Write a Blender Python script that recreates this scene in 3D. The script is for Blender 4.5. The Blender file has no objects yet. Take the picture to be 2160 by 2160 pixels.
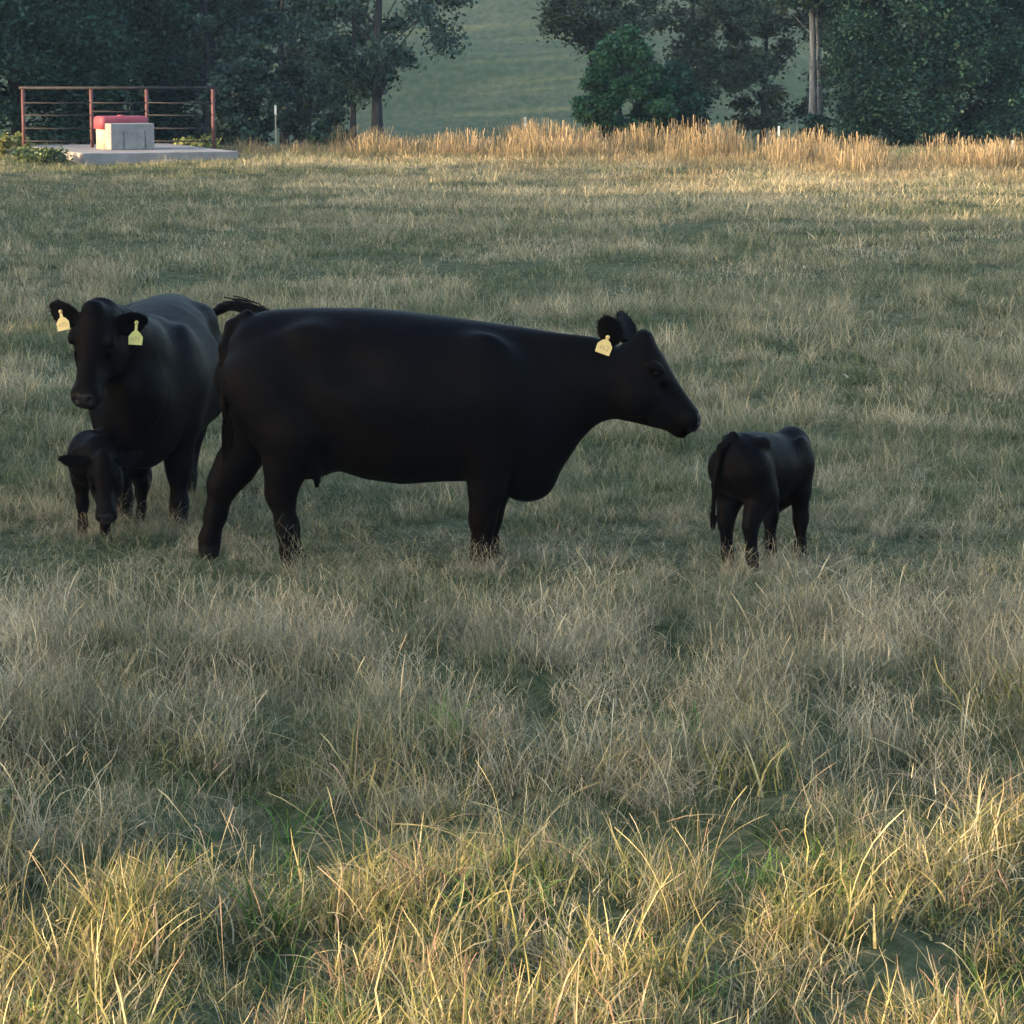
import bpy, math, random
import numpy as np
from mathutils import Vector, Matrix, Euler

R = math.radians
rs = np.random.RandomState(7)
random.seed(7)
scene = bpy.context.scene
COL = scene.collection

# ------------------------------------------------------------------ camera, sky, sun, exposure
CAM_H, FPX, PITCH = 2.76, 6400.0, math.atan(988.0 / 6400.0)
cam_data = bpy.data.cameras.new("camera")
cam_data.sensor_width = 36.0
cam_data.lens = 36.0 * FPX / 2160.0
cam_data.clip_start, cam_data.clip_end = 0.1, 2000.0
cam = bpy.data.objects.new("camera", cam_data)
cam.location = (0, 0, CAM_H)
cam.rotation_euler = (R(90) - PITCH, 0, 0)
COL.objects.link(cam)
scene.camera = cam

SUN_EL, SUN_AZ_VEC = R(10.5), Vector((-0.92, -0.30, 0)).normalized()      # where the sun stands
world = bpy.data.worlds.new("World")
scene.world = world
world.use_nodes = True
wn = world.node_tree.nodes
sky = wn.new("ShaderNodeTexSky")
sky.sky_type = 'NISHITA'
sky.sun_disc = False
sky.sun_elevation = SUN_EL
sky.sun_rotation = math.atan2(SUN_AZ_VEC.x, SUN_AZ_VEC.y)
sky.air_density, sky.dust_density, sky.ozone_density = 1.0, 2.2, 1.2
wn["Background"].inputs[1].default_value = 0.15
world.node_tree.links.new(sky.outputs[0], wn["Background"].inputs[0])

sun_data = bpy.data.lights.new("sun", 'SUN')
sun_data.energy = 2.2
sun_data.angle = R(0.6)
sun_data.color = (1.0, 0.74, 0.44)
sun = bpy.data.objects.new("sun", sun_data)
sd = Vector((SUN_AZ_VEC.x * math.cos(SUN_EL), SUN_AZ_VEC.y * math.cos(SUN_EL), math.sin(SUN_EL)))
sun.rotation_euler = sd.to_track_quat('Z', 'Y').to_euler()
sun.location = sd * 100
COL.objects.link(sun)

scene.view_settings.view_transform = 'Standard'
scene.view_settings.look = 'None'
scene.view_settings.exposure = 2.72
scene.view_settings.gamma = 1.0
scene.cycles.volume_step_rate = 4.0
scene.cycles.max_bounces = 6
scene.cycles.transparent_max_bounces = 4
scene.cycles.volume_bounces = 0


# ------------------------------------------------------------------ helpers
def ray(px, py):
    c = Vector(((px - 1080) / FPX, -(py - 1080) / FPX, -1.0))
    return Vector((c.x, math.sin(PITCH) * c.y + math.cos(PITCH) * -c.z * 1.0,
                   math.cos(PITCH) * c.y - math.sin(PITCH) * -c.z))


def at(px, py, Y):
    """world point seen at photo pixel (2160 wide) at distance Y"""
    d = ray(px, py)
    k = Y / d.y
    return Vector((d.x * k, Y, CAM_H + d.z * k))


def on_ground(px, py, z=0.0):
    d = ray(px, py)
    k = (z - CAM_H) / d.z
    return Vector((d.x * k, d.y * k, z))


def vnoise(x, y, wl, seed, n=7):
    r = np.random.RandomState(seed)
    out = np.zeros(np.broadcast(x, y).shape)
    for i in range(n):
        a = r.uniform(0, 2 * np.pi)
        k = 2 * np.pi / (wl * r.uniform(0.55, 1.9))
        out = out + np.sin(k * (x * np.cos(a) + y * np.sin(a)) + r.uniform(0, 6.3))
    return out / math.sqrt(n)          # about unit variance*0.5


def sstep(a, b, x):
    t = np.clip((x - a) / (b - a), 0, 1)
    return t * t * (3 - 2 * t)


def tag(o, label=None, cat=None, group=None, kind=None):
    if label: o["label"] = label
    if cat: o["category"] = cat
    if group: o["group"] = group
    if kind: o["kind"] = kind
    return o


def empty(name, loc, rz=0):
    o = bpy.data.objects.new(name, None)
    o.location = loc
    o.rotation_euler = (0, 0, rz)
    o.empty_display_size = 0.2
    COL.objects.link(o)
    return o


def np_mesh(name, verts, faces, mats=(), attrs=None, smooth=True, mat_idx=None):
    """faces: (n,k) int array"""
    me = bpy.data.meshes.new(name)
    verts = np.asarray(verts, dtype=np.float32)
    faces = np.asarray(faces, dtype=np.int32)
    n, k = faces.shape
    me.vertices.add(len(verts))
    me.vertices.foreach_set("co", verts.ravel())
    me.loops.add(n * k)
    me.loops.foreach_set("vertex_index", faces.ravel())
    me.polygons.add(n)
    me.polygons.foreach_set("loop_start", np.arange(0, n * k, k, dtype=np.int32))
    for m in mats:
        me.materials.append(m)
    if mat_idx is not None:
        me.polygons.foreach_set("material_index", np.asarray(mat_idx, dtype=np.int32))
    me.update(calc_edges=True)
    me.polygons.foreach_set("use_smooth", np.full(n, smooth, dtype=bool))
    for an, av in (attrs or {}).items():
        a = me.attributes.new(an, 'FLOAT', 'POINT')
        a.data.foreach_set("value", np.asarray(av, dtype=np.float32).ravel())
    return me


def link(name, me, parent=None):
    o = bpy.data.objects.new(name, me)
    COL.objects.link(o)
    if parent is not None:
        o.parent = parent
    return o


class MB:
    """collects simple shapes into one mesh"""
    def __init__(self):
        self.v, self.f = [], []

    def add(self, v, f):
        b = len(self.v)
        self.v += [tuple(p) for p in v]
        self.f += [tuple(i + b for i in q) for q in f]

    def box(self, x0, x1, y0, y1, z0, z1, M=None):
        v = [Vector((x, y, z)) for x in (x0, x1) for y in (y0, y1) for z in (z0, z1)]
        if M is not None: v = [M @ p for p in v]
        self.add(v, [(0, 1, 3, 2), (4, 6, 7, 5), (0, 4, 5, 1), (2, 3, 7, 6), (0, 2, 6, 4), (1, 5, 7, 3)])

    def tube(self, pts, radii, n=8, cap=True):
        pts = [Vector(p) for p in pts]
        V, F = [], []
        up0 = Vector((0.13, 0.21, 1)).normalized()
        for i, p in enumerate(pts):
            d = (pts[min(i + 1, len(pts) - 1)] - pts[max(i - 1, 0)]).normalized()
            a = d.cross(up0)
            if a.length < 1e-3: a = d.cross(Vector((1, 0, 0)))
            a.normalize(); b = d.cross(a)
            for k in range(n):
                t = 2 * math.pi * k / n
                V.append(p + (a * math.cos(t) + b * math.sin(t)) * radii[i])
        for i in range(len(pts) - 1):
            for k in range(n):
                F.append((i * n + k, i * n + (k + 1) % n, (i + 1) * n + (k + 1) % n, (i + 1) * n + k))
        if cap:
            F.append(tuple(range(n - 1, -1, -1)))
            F.append(tuple((len(pts) - 1) * n + k for k in range(n)))
        self.add(V, F)

    def build(self, name, mat, parent=None, smooth=False, bevel=0.0):
        me = bpy.data.meshes.new(name)
        me.from_pydata(self.v, [], self.f)
        me.update()
        if mat: me.materials.append(mat)
        me.polygons.foreach_set("use_smooth", [smooth] * len(me.polygons))
        o = link(name, me, parent)
        if bevel:
            m = o.modifiers.new("bevel", 'BEVEL'); m.width = bevel; m.segments = 3; m.limit_method = 'ANGLE'
        return o


def mat_base(name):
    m = bpy.data.materials.new(name)
    m.use_nodes = True
    nt = m.node_tree
    return m, nt, nt.nodes, nt.links, nt.nodes["Principled BSDF"]


def ramp(nodes, stops, interp='LINEAR'):
    r = nodes.new("ShaderNodeValToRGB")
    r.color_ramp.interpolation = interp
    el = r.color_ramp.elements
    while len(el) < len(stops): el.new(0.5)
    for e, (p, c) in zip(el, stops):
        e.position = p; e.color = (*c, 1)
    return r


def noisy_mat(name, c0, c1, scale=6.0, rough=0.8, bump=0.0, stretch=(1, 1, 1), spec=0.3, detail=6, metallic=0.0):
    m, nt, N, L, P = mat_base(name)
    tc = N.new("ShaderNodeTexCoord"); mp = N.new("ShaderNodeMapping")
    mp.inputs["Scale"].default_value = stretch
    L.new(tc.outputs["Object"], mp.inputs[0])
    nz = N.new("ShaderNodeTexNoise"); nz.inputs["Scale"].default_value = scale; nz.inputs["Detail"].default_value = detail
    nz.inputs["Roughness"].default_value = 0.65
    L.new(mp.outputs[0], nz.inputs["Vector"])
    r = ramp(N, [(0.3, c0), (0.7, c1)])
    L.new(nz.outputs[0], r.inputs[0]); L.new(r.outputs[0], P.inputs["Base Color"])
    P.inputs["Roughness"].default_value = rough
    P.inputs["Specular IOR Level"].default_value = spec
    P.inputs["Metallic"].default_value = metallic
    if bump:
        b = N.new("ShaderNodeBump"); b.inputs["Strength"].default_value = bump; b.inputs["Distance"].default_value = 0.02
        L.new(nz.outputs[0], b.inputs["Height"]); L.new(b.outputs[0], P.inputs["Normal"])
    return m


def leafy_mat(name, stops, trans=0.3, rough=0.6, noise_scale=0.8, inst=False):
    """colour from per-blade attributes 'tone' and 'rnd' (+ the instance's own 'dry')"""
    m, nt, N, L, P = mat_base(name)
    at_ = N.new("ShaderNodeAttribute"); at_.attribute_name = "tone"
    rn = N.new("ShaderNodeAttribute"); rn.attribute_name = "rnd"
    f = at_.outputs["Fac"]
    if inst:
        dr = N.new("ShaderNodeAttribute"); dr.attribute_name = "dry"; dr.attribute_type = 'INSTANCER'
        ad = N.new("ShaderNodeMath"); ad.operation = 'ADD'
        L.new(f, ad.inputs[0]); L.new(dr.outputs["Fac"], ad.inputs[1]); f = ad.outputs[0]
    r = ramp(N, stops); L.new(f, r.inputs[0])
    hsv = N.new("ShaderNodeHueSaturation")
    mr = N.new("ShaderNodeMapRange"); mr.inputs["To Min"].default_value = 0.5; mr.inputs["To Max"].default_value = 1.5
    L.new(rn.outputs["Fac"], mr.inputs[0]); L.new(mr.outputs[0], hsv.inputs["Value"])
    L.new(r.outputs[0], hsv.inputs["Color"])
    L.new(hsv.outputs[0], P.inputs["Base Color"])
    P.inputs["Roughness"].default_value = rough
    P.inputs["Specular IOR Level"].default_value = 0.2
    tr = N.new("ShaderNodeBsdfTranslucent"); L.new(hsv.outputs[0], tr.inputs[0])
    mx = N.new("ShaderNodeMixShader"); mx.inputs[0].default_value = trans
    L.new(P.outputs[0], mx.inputs[1]); L.new(tr.outputs[0], mx.inputs[2])
    L.new(mx.outputs[0], N["Material Output"].inputs["Surface"])
    return m


# ------------------------------------------------------------------ ground
# hollows in the near grass where the dark gaps show (distance, x, radius)
HOL = [(1120, 1500, .62, 1.0), (1280, 1510, .4, .9), (560, 1760, .62, 1.0), (700, 1790, .4, .9), (50, 1860, .30, 1.0), (420, 1690, .5, .9), (1880, 1650, .5, .9), (1420, 1750, .55, 1.0),
       (1000, 1660, .4, .7), (1260, 1990, .25, .9), (2100, 2080, .3, 1.0), (1490, 1410, .35, .7), (130, 1670, .45, .9), (1620, 1780, .4, .8), (560, 2000, .2, .8), (880, 1400, .3, .6),
       (1960, 1480, .4, .7), (300, 1500, .35, .6)]


def hollow(x, y):
    h = np.zeros(np.broadcast(x, y).shape)
    for px, py, rad, amt in HOL:
        g = on_ground(px, py)
        h = np.maximum(h, amt * np.exp(-(((x - g.x) / (rad * 1.0)) ** 2 + ((y - g.y) / (rad * 1.2)) ** 2)))
    return h


def gz(x, y):
    """terrain height"""
    x = np.asarray(x, float); y = np.asarray(y, float)
    near = (1 - sstep(78, 95, y))
    z = (0.035 * vnoise(x, y, 2.6, 11) + 0.05 * vnoise(x, y, 9.0, 12) * sstep(18, 28, y)) * near * 0.8
    # smooth spot under the animals
    flat = np.exp(-(((x + 0.3) / 3.6) ** 2 + ((y - 16.5) / 1.9) ** 2))
    z = z * (1 - 0.85 * np.clip(flat * 1.6, 0, 1))
    z = z - 0.13 * hollow(x, y) + 0.05 * vnoise(x, y, .8, 14) * sstep(15, 13, y)
    z = z - 1.0 * sstep(81, 96, y)
    z = z + 22.0 * sstep(92, 330, y) + 0.5 * vnoise(x, y, 45, 13) * sstep(95, 150, y)
    z = z + 14.0 * sstep(45, 170, -x - 12) * sstep(70, 130, y) * 0.6
    return z


def build_ground():
    ys = np.concatenate([np.linspace(-40, 6, 20)[:-1], np.linspace(6, 24, 150)[:-1], np.linspace(24, 90, 150)[:-1],
                         np.linspace(90, 420, 90)])
    xh = np.concatenate([np.linspace(0, 9, 60)[:-1], np.linspace(9, 30, 50)[:-1], np.linspace(30, 330, 50)])
    xs = np.concatenate([-xh[:0:-1], xh])
    X, Y = np.meshgrid(xs, ys)
    Z = gz(X, Y)
    ny, nx = X.shape
    idx = np.arange(nx * ny).reshape(ny, nx)
    F = np.stack([idx[:-1, :-1], idx[:-1, 1:], idx[1:, 1:], idx[1:, :-1]], -1).reshape(-1, 4)
    m, nt, N, L, P = mat_base("pasture soil and short grass")
    geo = N.new("ShaderNodeNewGeometry")
    sep = N.new("ShaderNodeSeparateXYZ"); L.new(geo.outputs["Position"], sep.inputs[0])

    def noise(scale, detail=8, stretch=None, rough=0.6):
        nz = N.new("ShaderNodeTexNoise"); nz.inputs["Scale"].default_value = scale
        nz.inputs["Detail"].default_value = detail; nz.inputs["Roughness"].default_value = rough
        if stretch:
            mp = N.new("ShaderNodeMapping"); mp.inputs["Scale"].default_value = stretch
            L.new(geo.outputs["Position"], mp.inputs[0]); L.new(mp.outputs[0], nz.inputs["Vector"])
        else:
            L.new(geo.outputs["Position"], nz.inputs["Vector"])
        return nz
    fine = noise(9.0)
    rfine = ramp(N, [(0.3, (0.020, 0.028, 0.012)), (0.5, (0.050, 0.060, 0.028)), (0.72, (0.12, 0.105, 0.058))])
    L.new(fine.outputs[0], rfine.inputs[0])
    # distant pasture on the hill
    hl = noise(0.06, 12, (1.2, 0.5, 1.0), 0.7)
    hf = noise(3.2, 6, (1.0, 0.16, 1.0), 0.6)
    hm = N.new("ShaderNodeMath"); hm.operation = 'MULTIPLY_ADD'; hm.inputs[1].default_value = 0.6
    hs = N.new("ShaderNodeMath"); hs.operation = 'MULTIPLY'; hs.inputs[1].default_value = 0.5
    L.new(hl.outputs[0], hs.inputs[0]); L.new(hf.outputs[0], hm.inputs[0]); L.new(hs.outputs[0], hm.inputs[2])
    rh = ramp(N, [(0.36, (0.026, 0.044, 0.020)), (0.55, (0.054, 0.070, 0.036)), (0.74, (0.095, 0.098, 0.058))])
    L.new(hm.outputs[0], rh.inputs[0])
    mr = N.new("ShaderNodeMapRange"); mr.inputs["From Min"].default_value = 82; mr.inputs["From Max"].default_value = 92
    L.new(sep.outputs["Y"], mr.inputs[0])
    mx = N.new("ShaderNodeMix"); mx.data_type = 'RGBA'
    L.new(mr.outputs[0], mx.inputs[0]); L.new(rfine.outputs[0], mx.inputs[6]); L.new(rh.outputs[0], mx.inputs[7])
    L.new(mx.outputs[2], P.inputs["Base Color"])
    P.inputs["Roughness"].default_value = 0.95; P.inputs["Specular IOR Level"].default_value = 0.05
    b = N.new("ShaderNodeBump"); b.inputs["Strength"].default_value = 0.8; b.inputs["Distance"].default_value = 0.08
    L.new(fine.outputs[0], b.inputs["Height"]); L.new(b.outputs[0], P.inputs["Normal"])
    me = np_mesh("ground", np.stack([X, Y, Z], -1).reshape(-1, 3), F, [m])
    tag(link("ground", me), kind="structure")


build_ground()

# ------------------------------------------------------------------ trees
M_bark = noisy_mat("dark bark", (0.014, 0.014, 0.016), (0.052, 0.050, 0.052), 5, 0.9, 0.7, (4, 4, 0.7), 0.1)
M_bark_pale = noisy_mat("pale bark", (0.035, 0.034, 0.034), (0.27, 0.265, 0.255), 3, 0.9, 0.7, (4, 4, 0.6), 0.1)


def leaf_m(name, dark, mid, light):
    return leafy_mat(name, [(0.0, dark), (0.5, mid), (1.0, light)], 0.25, 0.55)


M_leaf_dark = leaf_m("dark oak leaves", (0.008, 0.027, 0.017), (0.020, 0.053, 0.032), (0.042, 0.092, 0.054))
M_leaf_green = leaf_m("green leaves", (0.014, 0.050, 0.020), (0.026, 0.080, 0.032), (0.050, 0.115, 0.045))
M_leaf_grey = leaf_m("grey green leaves", (0.026, 0.042, 0.024), (0.060, 0.082, 0.046), (0.12, 0.14, 0.085))
M_leaf_olive = leaf_m("olive leaves", (0.028, 0.038, 0.018), (0.058, 0.068, 0.030), (0.105, 0.10, 0.05))
M_needle = leaf_m("blue green needles", (0.014, 0.033, 0.024), (0.033, 0.063, 0.046), (0.068, 0.105, 0.074))


def leaves(centres, radii, per, size, seed, droop=0.0, aspect=1.6):
    """many diamond leaves scattered round clump centres -> verts, faces, tone, rnd"""
    r = np.random.RandomState(seed)
    n = len(centres)
    ci = np.repeat(np.arange(n), per)
    N_ = len(ci)
    off = r.normal(size=(N_, 3))
    ln = np.linalg.norm(off, axis=1, keepdims=True)
    off = off / ln * (np.clip(np.abs(r.normal(0.62, 0.34, (N_, 1))), 0, 1.35))
    p = centres[ci] + off * radii[ci]
    p[:, 2] -= droop * radii[ci][:, 2] * (off[:, 0] ** 2 + off[:, 1] ** 2)
    a = r.normal(size=(N_, 3)); a[:, 2] = a[:, 2] * 0.6 - droop * 1.3
    a /= np.linalg.norm(a, axis=1, keepdims=True)
    b = np.cross(a, r.normal(size=(N_, 3))); b /= np.linalg.norm(b, axis=1, keepdims=True)
    s = size * r.uniform(0.55, 1.35, (N_, 1))
    V = np.stack([p - a * s * aspect * .5, p + b * s * .5, p + a * s * aspect * .5, p - b * s * .5], 1).reshape(-1, 3)
    F = np.arange(N_ * 4).reshape(-1, 4)
    ct = r.uniform(0.0, 0.85, n)[ci]
    tone = np.clip(ct + r.normal(0, 0.16, N_), 0, 1)
    return V, F, np.repeat(tone, 4), np.repeat(r.uniform(0, 1, N_), 4)


def limb_path(a, b, bend, r):
    a = Vector(a); b = Vector(b)
    mid = (a + b) / 2 + Vector((r.uniform(-1, 1), r.uniform(-1, 1), r.uniform(-.2, .8))) * bend * (b - a).length
    return [a, a * .55 + mid * .45 + (mid - (a + b) / 2) * .2, mid, mid * .5 + b * .5 + (mid - (a + b) / 2) * .25, b]


def tree(name, base, height, crown_r, crown_lo, n_clumps, per, leaf, mat, bark, trunk_r, label, cat="tree", group=None,
         seed=1, lean=(0, 0), clump=0.24, squash=1.0, droop=0.0, surface=0.75, twigs=True, shape=1.0, nlimb=14, boxy=False):
    """tapered trunk with limbs, crown of leaf clumps from crown_lo*height to height"""
    r = np.random.RandomState(seed)
    root = empty(name, base)
    tag(root, label, cat, group)
    z0, z1 = crown_lo * height, height
    cz, hz = (z0 + z1) / 2, (z1 - z0) / 2
    C = []
    while len(C) < n_clumps:
        v = r.normal(size=3); v /= np.linalg.norm(v)
        k = r.uniform(0, 1) ** (1 / 3) * (1 - surface) + surface * r.uniform(0.75, 1.0)
        v = v * k
        wid = crown_r * (1.0 + 0.25 * math.sin(3 * math.atan2(v[1], v[0]) + seed) * 0.6)
        zz = v[2]
        if boxy:
            zz = r.uniform(-1, 1); q = math.hypot(v[0], v[1]) + 1e-6; f_ = (1 - abs(zz) ** 5) ** .5 * r.uniform(.55, 1) ** .5; v = np.array((v[0] / q * f_, v[1] / q * f_, zz))
        C.append((v[0] * wid * (1 - 0.25 * max(zz, 0) * shape) + lean[0] * (cz + zz * hz),
                  v[1] * wid * squash * (1 - 0.25 * max(zz, 0) * shape) + lean[1] * (cz + zz * hz), cz + zz * hz))
    C = np.array(C)
    rad = (crown_r * clump * r.uniform(0.6, 1.35, (n_clumps, 1))) * np.array([[1, 1, 0.72]])
    V, F, tone, rnd = leaves(C, rad, per, leaf, seed + 50, droop)
    link("crown", np_mesh("crown", V, F, [mat], {"tone": tone, "rnd": rnd}, smooth=False), root)
    mb = MB()
    top = z0 + (z1 - z0) * 0.75
    tp, tr = [], []
    for i in range(9):
        t = i / 8
        tp.append((lean[0] * top * t + 0.9 * trunk_r * math.sin(4.3 * t + seed) * t,
                   lean[1] * top * t + 0.05 * trunk_r * 8 * math.cos(2.3 * t + seed) * t, top * t - 0.15 * (1 - t)))
        tr.append(trunk_r * ((1.45 if i == 0 else 1.12 if i == 1 else 1.0) * (1 - 0.72 * t)))
    mb.tube(tp, tr, 10)
    pick = range(n_clumps) if nlimb is None else r.choice(n_clumps, min(n_clumps, nlimb), replace=False)
    for i in pick:
        c = C[i]
        hfrac = np.clip((c[2] - (z1 - z0) * 0.22) / top, 0.18, 0.97)
        k = int(hfrac * 8); k = min(k, 7); t = hfrac * 8 - k
        s = Vector(tp[k]) * (1 - t) + Vector(tp[k + 1]) * t
        rr = trunk_r * (1 - 0.7 * hfrac) * r.uniform(0.16, 0.30)
        path = limb_path(s, c, 0.13, r)
        mb.tube(path, [rr, rr * .8, rr * .6, rr * .42, rr * .2], 5, False)
        if twigs:
            for q in range(3):
                e = Vector(c) + Vector(r.normal(size=3)) * rad[i][0] * 0.8
                mb.tube([path[3], (path[3] + e) / 2 + Vector(r.normal(size=3)) * 0.08, e], [rr * .35, rr * .24, rr * .1], 4, False)
    mb.build("trunk", bark, root, True)
    return root


def gp(px, Y):
    """ground point below pixel column px at distance Y"""
    X = (px - 1080) / FPX * (Y * math.cos(PITCH) + CAM_H * math.sin(PITCH))
    return Vector((X, Y, float(gz(X, Y)) - 0.03))


GL = "trees behind the water trough"
tree("oak_tree", gp(40, 88), 8, 3.4, -0.03, 120, 760, 0.092, M_leaf_dark, M_bark, 0.22,
     "very dark dense tree at the far left edge of the tree line", group=GL, seed=3, boxy=True)
tree("oak_tree", gp(190, 91), 8.5, 3.0, 0.0, 115, 760, 0.092, M_leaf_dark, M_bark, 0.22,
     "dark blue green tree standing right behind the red topped water trough", group=GL, seed=4, boxy=True)
tree("leafy_tree", gp(335, 93), 7.5, 2.5, 0.10, 60, 380, 0.11, M_leaf_grey, M_bark, 0.14,
     "lighter grey green tree with gaps behind the right end of the railing", group=GL, seed=5, boxy=True)
tree("oak_tree", gp(435, 90), 8, 2.2, 0.24, 60, 420, 0.11, M_needle, M_bark, 0.13,
     "dusky tree between the railing and the white topped post nearest it", group=GL, seed=6, boxy=True)
tree("bushy_tree", gp(512, 86), 2.7, 1.05, 0.0, 44, 420, 0.09, M_needle, M_bark, 0.07,
     "rounded dark bush just right of the rusty railing", "bush", seed=8, clump=.3)
tree("leafy_tree", gp(600, 98), 8, 2.6, 0.16, 60, 330, 0.12, M_leaf_olive, M_bark, 0.16,
     "olive brown tree behind the white topped post near the trough", group=GL, seed=9, boxy=True)
tree("leafy_tree", gp(655, 92), 3.4, 1.3, 0.05, 34, 260, 0.10, M_leaf_grey, M_bark, 0.06,
     "pale thin sapling left of the two dark trunks", "sapling", seed=10)
tree("pine_tree", gp(797, 84.5), 9.5, 2.6, 0.22, 62, 330, 0.085, M_needle, M_bark, 0.155,
     "tall feathery tree with the thick straight grey trunk in the open", seed=11, clump=0.20, droop=0.5, surface=0.5, boxy=True, nlimb=26)
tree("pine_tree", gp(745, 85.5), 8, 1.7, 0.20, 50, 320, 0.085, M_needle, M_bark, 0.09,
     "slimmer feathery tree whose thin dark trunk stands left of the thick one", seed=12, clump=0.26, droop=0.45, boxy=True)
tree("low_bush", gp(690, 85), 0.85, 0.55, 0.0, 22, 200, 0.07, M_leaf_dark, M_bark, 0.03,
     "small dark bush at the foot of the slim trunk", "bush", seed=13, twigs=False)
tree("slender_tree", gp(1262, 95), 9, 2.5, 0.40, 60, 260, 0.10, M_leaf_grey, M_bark, 0.13,
     "thin crowned tree leaning left with bare limbs over the green bush", seed=14, lean=(-0.05, 0), clump=0.2, nlimb=22)
tree("bushy_tree", gp(1308, 86), 3.5, 1.3, -0.03, 80, 560, 0.085, M_leaf_green, M_bark, 0.08,
     "bright green pointed bush in the middle of the fence line", "bush", seed=15, shape=2.2, clump=.27, lean=(.02, 0))
tree("bushy_tree", gp(1425, 87.5), 2.6, 0.95, -0.02, 44, 440, 0.09, M_leaf_dark, M_bark, 0.07,
     "blackish bush touching the right side of the green pointed bush", "bush", seed=16, clump=.3)
GM = "pale trees on the pasture slope"
tree("leafy_tree", gp(1455, 97), 8, 2.6, 0.26, 80, 300, 0.10, M_leaf_grey, M_bark, 0.12,
     "grey green tree with sparse foliage behind the blackish bush", group=GM, seed=17, clump=0.2, boxy=True)
tree("leafy_tree", gp(1610, 99), 8, 2.5, 0.14, 80, 280, 0.10, M_leaf_olive, M_bark, 0.12,
     "airy olive tree left of the whitish trunk", group=GM, seed=18, clump=0.2, boxy=True)
tree("dead_trunk_tree", gp(1714, 88), 8, 1.7, 0.50, 26, 240, 0.10, M_leaf_grey, M_bark_pale, 0.13,
     "tall tree with whitish bare trunk beside the big dark crown", seed=19, clump=0.24, lean=(-0.025, 0))
tree("slender_tree", gp(1731, 88.3), 7.5, 1.6, 0.5, 22, 240, 0.10, M_leaf_dark, M_bark_pale, 0.10,
     "thinner grey trunk pressed against the right of the whitish one", seed=20, clump=0.24, lean=(-0.03, 0))
tree("low_bush", gp(1722, 87), 1.15, 0.45, 0.0, 26, 240, 0.08, M_leaf_dark, M_bark, 0.03,
     "dark shrub hiding the foot of the whitish trunk", "bush", seed=24, twigs=False, clump=.35)
tree("oak_tree", gp(1955, 86.5), 7.5, 2.75, -0.07, 220, 900, 0.078, M_leaf_dark, M_bark, 0.25,
     "huge dark green tree with foliage down to the grass at the right", seed=21, clump=0.25, boxy=True)
tree("leafy_tree", gp(2190, 94), 7, 1.5, 0.1, 40, 300, 0.11, M_leaf_grey, M_bark, 0.12,
     "pale tree at the right edge past the huge dark one", group=GM, seed=22, boxy=True)


# shade belt: woods standing left of the pasture, out of frame; they throw the evening shade over the herd
def shade_woods():
    r = np.random.RandomState(77)
    Cs, Rs = [], []
    mb = MB()
    spots = []
    for y in np.arange(4.2, 46, 2.5):
        spots.append((-26 + r.uniform(-1.5, 1.5), y, 11.0 if y < 27 else 9.0 - 0.12 * (y - 27)))
    for y in np.arange(46, 60, 3.0):
        spots.append((-27 + r.uniform(-1, 1), y, 6.2))
    for x, y, h in [(-22, 86, 15), (-26, 82, 15), (-30, 90, 16), (-33, 80.5, 15), (-38, 84, 16), (-36, 96, 17), (-45, 92, 17), (-24, 96, 16),
                    (-52, 88, 18), (-58, 100, 18), (-30, 104, 16), (-66, 94, 18)]:
        spots.append((x, y, h))
    for y in np.arange(73.5, 86, 2.6):
        spots.append((-22.5 + r.uniform(-1, 1), y, 12.5))
    for y in np.arange(98, 250, 6.5):
        spots.append((-46 + r.uniform(-4, 4) - (y - 98) * .12, y, 19))
    for x, y, h in spots:
        g = float(gz(x, y))
        w = h * 0.24
        mb.tube([(x, y, g - .2), (x, y, g + h * .35), (x + .2, y, g + h * .8)], [.22, .17, .06], 6)
        for k in range(26):
            v = r.normal(size=3); v /= np.linalg.norm(v); v *= r.uniform(.35, 1)
            Cs.append((x + v[0] * w, y + v[1] * w, g + h * .54 + v[2] * h * .44)); Rs.append([w * .42, w * .42, w * .36])
    V, F, tone, rnd = leaves(np.array(Cs), np.array(Rs), 125, 0.36, 5)
    n0 = len(V)
    tv = np.array(mb.v, dtype=float)
    tf = np.array([f for f in mb.f if len(f) == 4], dtype=int) + n0
    me = np_mesh("woods", np.vstack([V, tv]), np.vstack([F, tf]), [M_leaf_dark, M_bark],
                 {"tone": np.concatenate([tone, np.zeros(len(tv))]), "rnd": np.concatenate([rnd, np.zeros(len(tv))])},
                 smooth=False, mat_idx=np.concatenate([np.zeros(len(F)), np.ones(len(tf))]))
    tag(link("woods", me), "dark woods along the left side of the pasture", "woods", kind="stuff")


shade_woods()

# ------------------------------------------------------------------ concrete pad, cattle waterer, pipe railing, posts
M_conc = noisy_mat("weathered concrete", (0.13, 0.12, 0.118), (0.23, 0.21, 0.20), 1.7, 0.9, 0.3)
M_block = noisy_mat("white concrete", (0.115, 0.113, 0.116), (0.20, 0.195, 0.197), 4, 0.85, 0.2)
M_stain = noisy_mat("dark drip stain", (0.05, 0.05, 0.055), (0.12, 0.12, 0.13), 9, 0.8)
M_redpl = noisy_mat("faded red plastic", (0.17, 0.030, 0.045), (0.25, 0.050, 0.068), 3, 0.6, 0.0, spec=0.3)
M_cream = noisy_mat("cream plastic", (0.28, 0.235, 0.18), (0.40, 0.34, 0.255), 3, 0.7)
M_rust = noisy_mat("rust red pipe", (0.055, 0.021, 0.020), (0.12, 0.050, 0.047), 14, 0.75, 0.2, (1, 1, 0.4))
M_rust_dark = noisy_mat("dark rusty rail", (0.008, 0.007, 0.008), (0.028, 0.020, 0.020), 12, 0.75, 0.2)
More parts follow.
